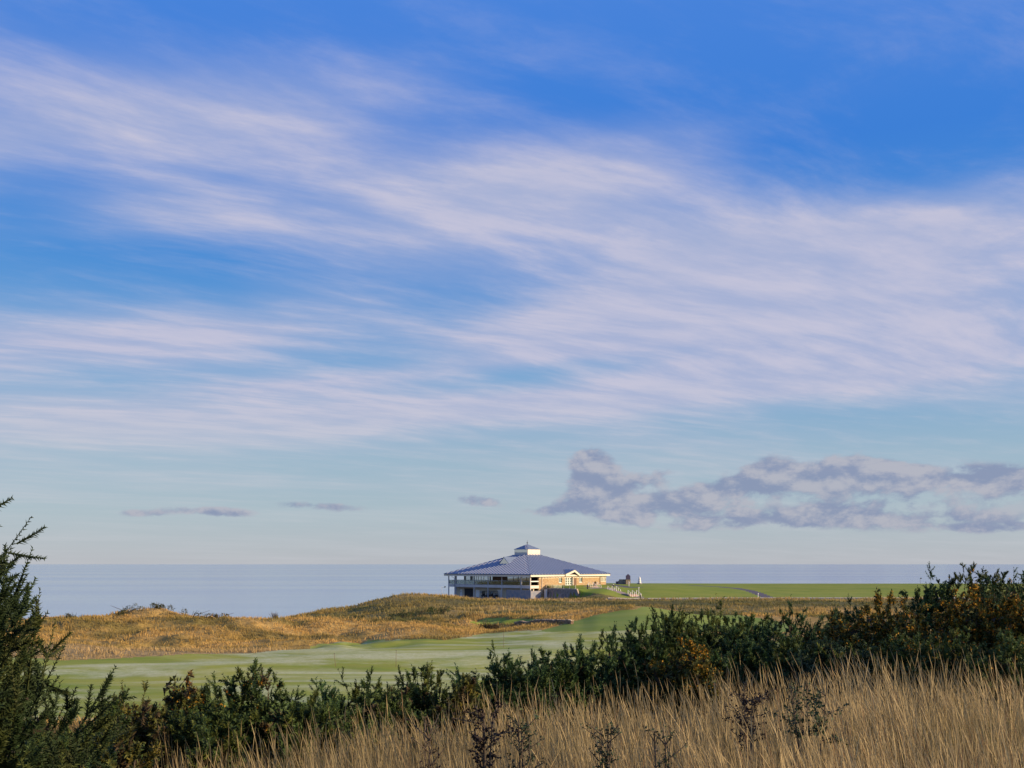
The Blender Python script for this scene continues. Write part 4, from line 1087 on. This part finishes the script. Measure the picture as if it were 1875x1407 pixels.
def plant_hedge():
    gr = (0.060, 0.098, 0.025); bl = (0.044, 0.090, 0.027); ol = (0.088, 0.098, 0.023)
    # big bush cut by the left edge of the picture, and the low one below it
    p = at(-92, 4.75)
    gorse('gorse_bush', (p[0] - 0.05, p[1], p[2]), 1.2, 2.22, 'very large dark spiny gorse bush cut off by the left edge', 11, n=700, shoot=0.30, fine=True, green=(0.035, 0.060, 0.022), spike=0.7, side=4)
    p = at(60, 3.9)
    gorse('gorse_bush', p, 1.1, 1.08, 'low yellowish green gorse bush in the bottom left corner', 12, n=300, shoot=0.16, fine=True, green=(0.10, 0.125, 0.03), side=5)
    p = at(-40, 3.3)
    gorse('gorse_bush', p, 0.8, 0.95, 'yellowish gorse at the very left edge below the large dark bush', 13, n=170, shoot=0.16, fine=True, green=(0.09, 0.11, 0.03), side=5)
    L = [
        (195, 1252, 8.8, 0.5, 'small sparse gorse with two forked shoots, right of the large left bush', dict(n=50, green=gr, openness=.8)),
        (118, 1292, 7.2, 0.8, 'dark gorse filling the gap at the foot of the large left bush', dict(n=150, green=gr)),
        (30, 1275, 8.4, 1.0, 'dark gorse behind the large left bush', dict(n=120, green=bl)),
        (205, 1318, 6.6, 0.7, 'low olive gorse in the grass right of the bottom left corner', dict(n=130, green=ol, dead=.2, shoot=.16)),
        (240, 1246, 10.4, 0.75, 'low gorse left of the cone-shaped bush', dict(n=130, green=ol, dead=.25)),
        (318, 1205, 11.0, 0.85, 'cone-shaped gorse bush with faded brown flowers in front of the fairway', dict(n=210, green=ol, cone=0.9, flowers=.14, dead=.2, shoot=.17)),
        (385, 1262, 10.6, 0.7, 'low dark gorse between the cone-shaped bush and the broad one', dict(n=120, green=gr)),
        (468, 1207, 11.2, 1.25, 'broad twin-topped gorse bush with a few dull flowers in front of the fairway', dict(n=330, green=gr, flowers=.03, dead=.06)),
        (555, 1256, 11.0, 0.7, 'low dark gorse tucked right of the twin-topped bush', dict(n=130, green=gr)),
        (595, 1244, 12.0, 0.8, 'second low gorse right of the twin-topped bush, bristling upwards', dict(n=150, green=bl)),
        (672, 1229, 12.2, 0.9, 'rounded low gorse in the middle of the left hedge', dict(n=170, green=gr)),
        (720, 1246, 12.4, 0.7, 'low gorse between two taller ones under the marker stick', dict(n=120, green=gr, dead=.1)),
        (772, 1212, 13.0, 0.95, 'gorse bush with raised bristling crown right of the marker stick', dict(n=190, green=gr, spike=.9)),
        (850, 1231, 12.6, 0.55, 'small round brownish gorse in the gap of the hedge', dict(n=100, green=ol, dead=.35, shoot=.16)),
        (926, 1180, 13.4, 0.85, 'gorse with long outlying shoots on its left, beside the hedge gap', dict(n=190, green=bl, spike=1.0)),
        (1000, 1176, 14.0, 0.95, 'gorse bush with two upright horn-like shoots below the tee mound', dict(n=200, green=bl, spike=.9)),
        (1062, 1166, 14.4, 0.9, 'dark gorse right of the bush with horn-like shoots', dict(n=190, green=bl)),
        (1118, 1152, 15.0, 1.0, 'dark gorse climbing the hedge where the fairway ends', dict(n=190, green=bl)),
        (1172, 1134, 15.4, 0.9, 'dark gorse left of the tall spiky pair', dict(n=180, green=bl)),
        (1232, 1098, 15.8, 1.0, 'tall spiky gorse, first to break the line of the far rough', dict(n=230, green=gr, spike=1.4, shoot=.28)),
        (1305, 1101, 16.4, 1.1, 'tall spiky gorse right beside the first tall one', dict(n=230, green=gr, spike=1.4, shoot=.28)),
        (1262, 1158, 14.0, 0.9, 'low gorse with bright yellow flowers above the tall grass', dict(n=170, green=ol, flowers=.45, shoot=.17)),
        (1372, 1106, 16.6, 1.35, 'deep green gorse below the start of the cart path', dict(n=220, green=bl)),
        (1350, 1150, 14.6, 1.0, 'gorse in front, right of the low yellow-flowered one', dict(n=180, green=bl)),
        (1452, 1104, 16.8, 1.4, 'deep green gorse in the middle of the right hedge', dict(n=230, green=bl)),
        (1438, 1150, 14.6, 1.1, 'lower gorse in front of the middle of the right hedge', dict(n=200, green=gr)),
        (1532, 1104, 17.0, 1.3, 'dark gorse left of the long yellow-flowered bush', dict(n=220, green=bl)),
        (1525, 1148, 14.2, 1.1, 'lower bluish gorse in front of the flowering bushes', dict(n=200, green=(0.035, 0.066, 0.032))),
        (1570, 1090, 20.0, 1.0, 'small dark gorse peeping over the hedge left of the flowers', dict(n=150, green=bl)),
        (1622, 1078, 15.6, 1.35, 'long gorse bush topped with orange yellow flowers', dict(n=300, green=ol, flowers=.5, shoot=.18)),
        (1640, 1140, 13.6, 1.2, 'dark gorse below the long yellow-flowered bush', dict(n=210, green=gr, flowers=.06)),
        (1712, 1044, 19.5, 1.25, 'dark gorse shoulder against the sea', dict(n=300, green=bl)),
        (1762, 1064, 15.0, 1.15, 'domed gorse thick with yellow flowers below the tall right bush', dict(n=280, green=ol, flowers=.6, shoot=.17)),
        (1800, 1020, 19.6, 1.7, 'tallest gorse, rounded crown above the horizon at right', dict(n=560, shoot=.18, green=(0.055, 0.082, 0.024), flowers=.04)),
        (1868, 1030, 19.0, 1.3, 'upright bristling gorse at the right edge above the horizon', dict(n=260, green=bl, spike=1.3, shoot=.28)),
        (1888, 1060, 14.4, 1.0, 'yellow-flowered gorse cut by the right edge', dict(n=240, green=ol, flowers=.6, shoot=.17)),
        (1830, 1085, 16.5, 1.2, 'green unflowered gorse between the two flowering ones at right', dict(n=230, green=bl)),
        (1760, 1135, 13.0, 1.2, 'dark low gorse under the domed flowering bush', dict(n=220, green=gr, flowers=.1)),
        (1860, 1140, 12.6, 1.1, 'dark low gorse at the right edge above the tall grass', dict(n=200, green=gr, flowers=.1)),
    ]
    for i, (px, top, D, w, lab, kw) in enumerate(L):
        kw = dict(kw); kw.setdefault('shoot', 0.22)
        kw['n'] = int(kw['n'] * 1.35); bush_at(px, top, D, w * 1.65, lab, 300 + i, side=4, **kw)


plant_hedge()


def weeds():
    # leafy and dead plants standing in the tall grass
    def weed(px, top, D, w, name, label, col, seed, leaves, lsize, cat):
        rs = RS(seed); p = at(px, D); h = CAMZ - (top - HY) / F * D - p[2]
        o = empty(name, tuple(p), 0, label, cat); st = MB(); tips = []
        for s in range(3):
            b0 = np.array([rs.normal() * .02, rs.normal() * .02, -0.1]); t = np.array([rs.normal() * w * .2, rs.normal() * w * .2, h * rs.uniform(.8, 1)])
            st.tube([b0, (b0 + t) / 2, t], [0.010, 0.007, 0.003], 5)
            for q in range(11):
                u = rs.uniform(0.62, 1); a = b0 + (t - b0) * u; e = a + np.array([rs.normal() * w * .32, rs.normal() * w * .32, rs.uniform(0.05, 0.25) * h * .5])
                e[2] = min(e[2], h); st.tube([a, e], [0.004, 0.002], 4); tips += [a + (e - a) * v for v in (0.4, 0.7, 1.0)]
        st.build('stems', 'bark', o); tips = np.array(tips)
        c = tips[rs.randint(0, len(tips), leaves)] + rs.normal(size=(leaves, 3)) * w * .05
        e1 = unit(rs.normal(size=c.shape)) * lsize * rs.uniform(.6, 1.3, (leaves, 1)); e2 = unit(np.cross(e1, rs.normal(size=c.shape))) * lsize * .45
        V = np.stack([c - e1 * .1, c + e1 * .5 + e2, c + e1, c + e1 * .5 - e2], 1).reshape(-1, 3)
        cc = np.array(col) * rs.uniform(.6, 1.4, (leaves, 1))
        np_obj('leaves', V, None, np.repeat(cc, 4, 0), 'leaf', np.arange(len(V)).reshape(-1, 4), parent=o)
    dk = (0.022, 0.016, 0.016); gn = (0.035, 0.06, 0.03)
    weed(1366, 1238, 8.0, 0.3, 'dead_weed', 'dead blackish branching weed standing in the tall grass at right', dk, 1, 620, .020, 'plant')
    weed(1486, 1232, 8.0, 0.32, 'leafy_shrub', 'small dark green shrub in the tall grass, right of the dead weed', gn, 2, 800, .024, 'plant')
    weed(885, 1292, 6.2, 0.2, 'dead_weed', 'dead dark weed standing in the grass at bottom centre', dk, 3, 620, .020, 'plant')
    weed(960, 1312, 6.1, 0.18, 'leafy_shrub', 'small green seedling shrub right of the dark dead weed at bottom centre', gn, 4, 520, .015, 'plant')
    weed(1095, 1325, 5.9, 0.16, 'leafy_shrub', 'green seedling shrub half hidden in the grass, centre of the foreground', gn, 5, 420, .015, 'plant')
    weed(1216, 1332, 5.8, 0.14, 'leafy_shrub', 'narrow green seedling left of and below the dead weed at right', gn, 6, 300, .014, 'plant')
    weed(785, 1310, 5.9, 0.16, 'dead_weed', 'thin dead brown weed left of the bottom centre', (0.035, 0.022, 0.015), 7, 160, .014, 'plant')


weeds()

# shrubs out on the dunes and by the pavilion
def far_shrub(px, D, w, h, name, label, col, seed, n=500, size=0.16, cat='shrub', bare=False):
    rs = RS(seed); p = at(px, D); o = empty(name, tuple(p), 0, label, cat)
    st = MB()
    for q in range(26 if bare else 6):
        t = np.array([rs.normal() * w * .22, rs.normal() * w * .16, h * rs.uniform(.6, 1)]); st.tube([(rs.normal() * .05, rs.normal() * .05, -0.3), t * np.array([.4, .4, .5]), t], [0.06 if not bare else .05, 0.04, 0.018], 4)
    st.build('stems', 'bark', o)
    K = max(4, int(w * 1.6)); lob = np.array([(rs.uniform(-.5, .5) * w * .8, rs.uniform(-.35, .35) * w * .7, h * rs.uniform(.05, .5), h * rs.uniform(.3, .45)) for _ in range(K)])
    lc = lob[rs.randint(0, K, n)]; d = unit(rs.normal(size=(n, 3)) + np.array([0, 0, .3])); c = lc[:, :3] + d * (lc[:, 3] * rs.uniform(.5, 1.05, n))[:, None]
    c[:, 2] = np.clip(c[:, 2], 0.03, None) + H(c[:, 0] + p[0], c[:, 1] + p[1]) - p[2]
    e1 = unit(d * .5 + np.array([0, 0, .6]) + rs.normal(size=(n, 3)) * .5) * size * rs.uniform(.6, 1.3, (n, 1)); e2 = unit(np.cross(e1, rs.normal(size=(n, 3)))) * size * .35
    V = np.stack([c - e2, c + e2, c + e1], 1).reshape(-1, 3)
    cc = np.array(col) * rs.uniform(.6, 1.4, (n, 1))
    np_obj('foliage', V, np.arange(len(V)).reshape(-1, 3), np.repeat(cc, 3, 0), 'leaf', parent=o)


def dune_shrubs():
    g = (0.04, 0.065, 0.018); r = (0.075, 0.055, 0.025)
    far_shrub(135, 149, 2.6, 1.4, 'dune_shrub', 'small round dark shrub on the crest of the left dunes', (0.055, 0.06, 0.02), 1)
    far_shrub(503, 172, 2.4, 1.9, 'bare_bush', 'leafless twiggy bush on the skyline of the dunes before the sea', (0.10, 0.075, 0.06), 2, n=90, size=.12, cat='bush', bare=True)
    far_shrub(232, 149, 6, 1.3, 'dune_shrub', 'low dark scrub along the highest left dune crest', (0.055, 0.065, 0.02), 3, 500)
    far_shrub(285, 152, 4, 0.9, 'dune_shrub', 'low dark scrub right of the highest left dune crest', (0.06, 0.065, 0.02), 4, 400)
    far_shrub(352, 150, 8, 1.3, 'dune_shrub', 'dark heathery scrub on the second dune crest from the left', (0.065, 0.06, 0.022), 5, 600)
    far_shrub(398, 150, 4, 0.8, 'dune_shrub', 'dark heathery scrub at the right end of the second dune crest', (0.065, 0.06, 0.022), 6, 400)
    far_shrub(735, 184, 6, 1.5, 'gorse_clump', 'left part of the dark green gorse clump below the pavilion mound', g, 7, 900, cat='gorse bush')
    far_shrub(770, 186, 7, 2.0, 'gorse_clump', 'largest dark green gorse clump in the dip below the pavilion mound', g, 8, 1100, cat='gorse bush')
    far_shrub(810, 187, 6, 1.9, 'gorse_clump', 'right part of the dark green gorse clump below the pavilion mound', g, 9, 900, cat='gorse bush')
    far_shrub(645, 186, 5, 1.1, 'gorse_clump', 'low green gorse at the foot of the long grassy slope', g, 10, 600, cat='gorse bush')
    far_shrub(585, 186, 5, 0.9, 'gorse_clump', 'lowest green gorse farther left at the foot of the long grassy slope', g, 11, 600, cat='gorse bush')
    far_shrub(910, 150, 4.2, 1.35, 'reddish_shrub', 'reddish dark shrub in front of the small green', r, 12, 900, cat='shrub')
    far_shrub(888, 151, 1.6, 1.9, 'reddish_shrub', 'taller left shoulder of the reddish shrub before the green', (0.05, 0.06, 0.02), 13, 350, cat='shrub')


dune_shrubs()

# ------------------------------------------------------------------ grasses
def blades(x, y, z, h, w, lx, ly, col, levels, prof, rs, face=None, tip=1.0):
    """flat tapering stems; prof = width at each level; returns V, T, colours"""
    n = len(x); a = rs.uniform(0, 6.283, n) if face is None else face + rs.normal(size=n) * 0.5
    sx, sy = np.cos(a), np.sin(a); V = []; Cc = []
    m = len(levels)
    for l, pw in zip(levels, prof):
        bend = l ** 1.9
        X = x + lx * h * bend; Y = y + ly * h * bend; Z = z + h * l * (1 - 0.25 * (lx**2 + ly**2) * l)
        V.append(np.stack([X - sx * w * pw, Y - sy * w * pw, Z], -1)); V.append(np.stack([X + sx * w * pw, Y + sy * w * pw, Z], -1))
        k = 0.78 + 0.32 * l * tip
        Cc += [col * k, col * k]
    V = np.stack(V, 1); Cc = np.stack(Cc, 1); per = 2 * m
    base = (np.arange(n) * per)[:, None, None]
    q = np.array([[2 * i, 2 * i + 1, 2 * i + 3, 2 * i + 2] for i in range(m - 1)])[None]
    return V.reshape(-1, 3), (base + q).reshape(-1, 4), Cc.reshape(-1, 3)


def foreground_grass():
    rs = RS(50); n0 = 245000
    # denser with nearness to the lens, thinning out in the hedge
    D = 2.2 + (17.5 - 2.2) * rs.rand(n0) ** 1.25
    t = rs.uniform(-0.60, 0.60, n0); x = t * D; px = CX + F * t
    hedge = 8.2 + 4.2 * sstep(150, 1300, px) + (fbm(x * 0.7, D * 0.7, 7, 3) - 0.5) * 4
    keep = rs.rand(n0) < np.where(D < hedge, 1.0, np.exp(-(D - hedge) / 1.6) * 0.8)
    keep &= rs.rand(n0) < (0.35 + 0.65 * sstep(90, 560, px)) * (0.25 + 0.75 * sstep(0.36, 0.56, fbm(x * 2.4, D * 2.4, 3, 3)))
    D, x, px = D[keep], x[keep], px[keep]; n = len(D); z = H(x, D)
    kind = rs.rand(n)
    right = sstep(600, 1500, px)
    h = np.where(kind < 0.045, rs.uniform(1.0, 1.38, n), np.where(kind < 0.30, rs.uniform(0.66, 1.0, n), rs.uniform(0.25, 0.75, n))) * (0.66 + 0.04 * right) * (0.80 + 0.45 * fbm(x * 1.6, D * 1.6, 12, 3))
    straw = np.array([0.52, 0.40, 0.19]); tan = np.array([0.31, 0.23, 0.10]); grn = np.array([0.13, 0.15, 0.045]); red = np.array([0.26, 0.16, 0.08])
    col = np.where((kind < 0.3)[:, None], straw, tan); r2 = rs.rand(n)
    col = np.where((r2 < 0.16 + 0.3 * sstep(.45, .6, fbm(x * 1.3, D * 1.3, 29, 2)))[:, None] & (kind >= 0.3)[:, None], grn, col); col = np.where((r2 > 0.9)[:, None], red, col)
    patch = sstep(0.42, 0.62, fbm(x * .9 + 5, D * .7, 19, 3))[:, None]; low = sstep(4.6, 7.5, D)[:, None]
    col = col * (1 - 0.42 * patch * low) + np.array([0.17, 0.15, 0.07]) * 0.42 * patch * low
    col = col * rs.uniform(0.68, 1.22, (n, 1))
    lx = -0.09 + rs.normal(size=n) * 0.11 - 0.12 * (rs.rand(n) < 0.08); ly = rs.normal(size=n) * 0.12
    lx = lx + (fbm(x * 1.4, D * 1.4, 71, 3) - 0.5) * 0.55 * (0.4 + 0.6 * rs.rand(n)); ly = ly + (fbm(x * 1.4 + 9, D * 1.4, 72, 3) - 0.5) * 0.5
    br = (rs.rand(n) < 0.05) & (kind > 0.045); lx = np.where(br, rs.normal(size=n) * 0.7, lx); ly = np.where(br, rs.normal(size=n) * 0.6, ly)
    wid = np.clip(0.0007 + 0.00010 * D, 0, 0.0022) * rs.uniform(0.7, 1.3, n)
    sm = kind < 0.3
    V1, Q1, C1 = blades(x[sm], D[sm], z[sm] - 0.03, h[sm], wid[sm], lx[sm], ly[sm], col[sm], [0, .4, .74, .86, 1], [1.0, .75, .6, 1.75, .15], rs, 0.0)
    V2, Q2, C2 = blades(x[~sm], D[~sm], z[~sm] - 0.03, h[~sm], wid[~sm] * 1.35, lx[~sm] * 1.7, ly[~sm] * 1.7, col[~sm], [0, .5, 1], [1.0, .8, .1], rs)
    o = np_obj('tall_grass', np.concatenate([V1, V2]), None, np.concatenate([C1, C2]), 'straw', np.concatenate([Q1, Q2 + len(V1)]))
    tag(o, 'tall dry straw-coloured grass with seed heads filling the foreground', 'grass', kind='stuff')


def far_grass():
    def field(name, label, n0, d0, d1, t0, t1, seed, hh, ww, ok, blend=None, k=3):
        rs = RS(seed); D = np.sqrt(rs.uniform(d0**2, d1**2, n0)); t = rs.uniform(t0, t1, n0); x = t * D
        keep = ok(x, D, rs); x, D = x[keep], D[keep]
        x = np.repeat(x, k) + rs.normal(size=len(x) * k) * .22; D = np.repeat(D, k) + rs.normal(size=len(D) * k) * .22
        zn = zone(x, D); m = zn == 0; x, D = x[m], D[m]; n = len(x); z = H(x, D)
        col = rough_col(x, D) * rs.uniform(0.65, 1.35, (n, 1)) * 1.0
        h = hh * rs.uniform(0.5, 1.25, n) * (0.45 + 1.1 * fbm(x / 4.0, D / 3.0, seed + 3, 3))
        if name == 'rough_grass': h = h * (0.6 + 0.65 * sstep(0.16, 0.4, col[:, 0]))
        w = ww * (D / 150) * rs.uniform(.6, 1.3, n)
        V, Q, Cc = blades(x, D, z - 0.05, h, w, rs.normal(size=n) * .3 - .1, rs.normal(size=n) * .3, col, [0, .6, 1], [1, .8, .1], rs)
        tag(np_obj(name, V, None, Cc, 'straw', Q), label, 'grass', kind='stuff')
    field('dune_grass', 'golden dune grass on the hummocks beyond the fairway', 42000, 96, 178, -0.56, 0.12, 60, 0.40, 0.045,
          lambda x, D, rs: (zone(x, D) == 0) & (rs.rand(len(x)) < 0.35 + 0.65 * sstep(0.35, 0.6, fbm(x / 6, D / 5, 4, 3))))
    field('rough_grass', 'mixed green and straw rough grass below the pavilion and road', 30000, 172, 262, -0.30, 0.42, 61, 0.6, 0.05,
          lambda x, D, rs: (zone(x, D) == 0) & (rs.rand(len(x)) < 0.25 + 0.75 * sstep(0.38, 0.6, fbm(x / 7, D / 5, 8, 3))))
    field('bank_grass', 'rough grass on the bank between hedge and fairway', 9000, 15, 56, -0.5, 0.5, 62, 0.5, 0.10, lambda x, D, rs: rs.rand(len(x)) < 0.8, k=2)


foreground_grass()
far_grass()
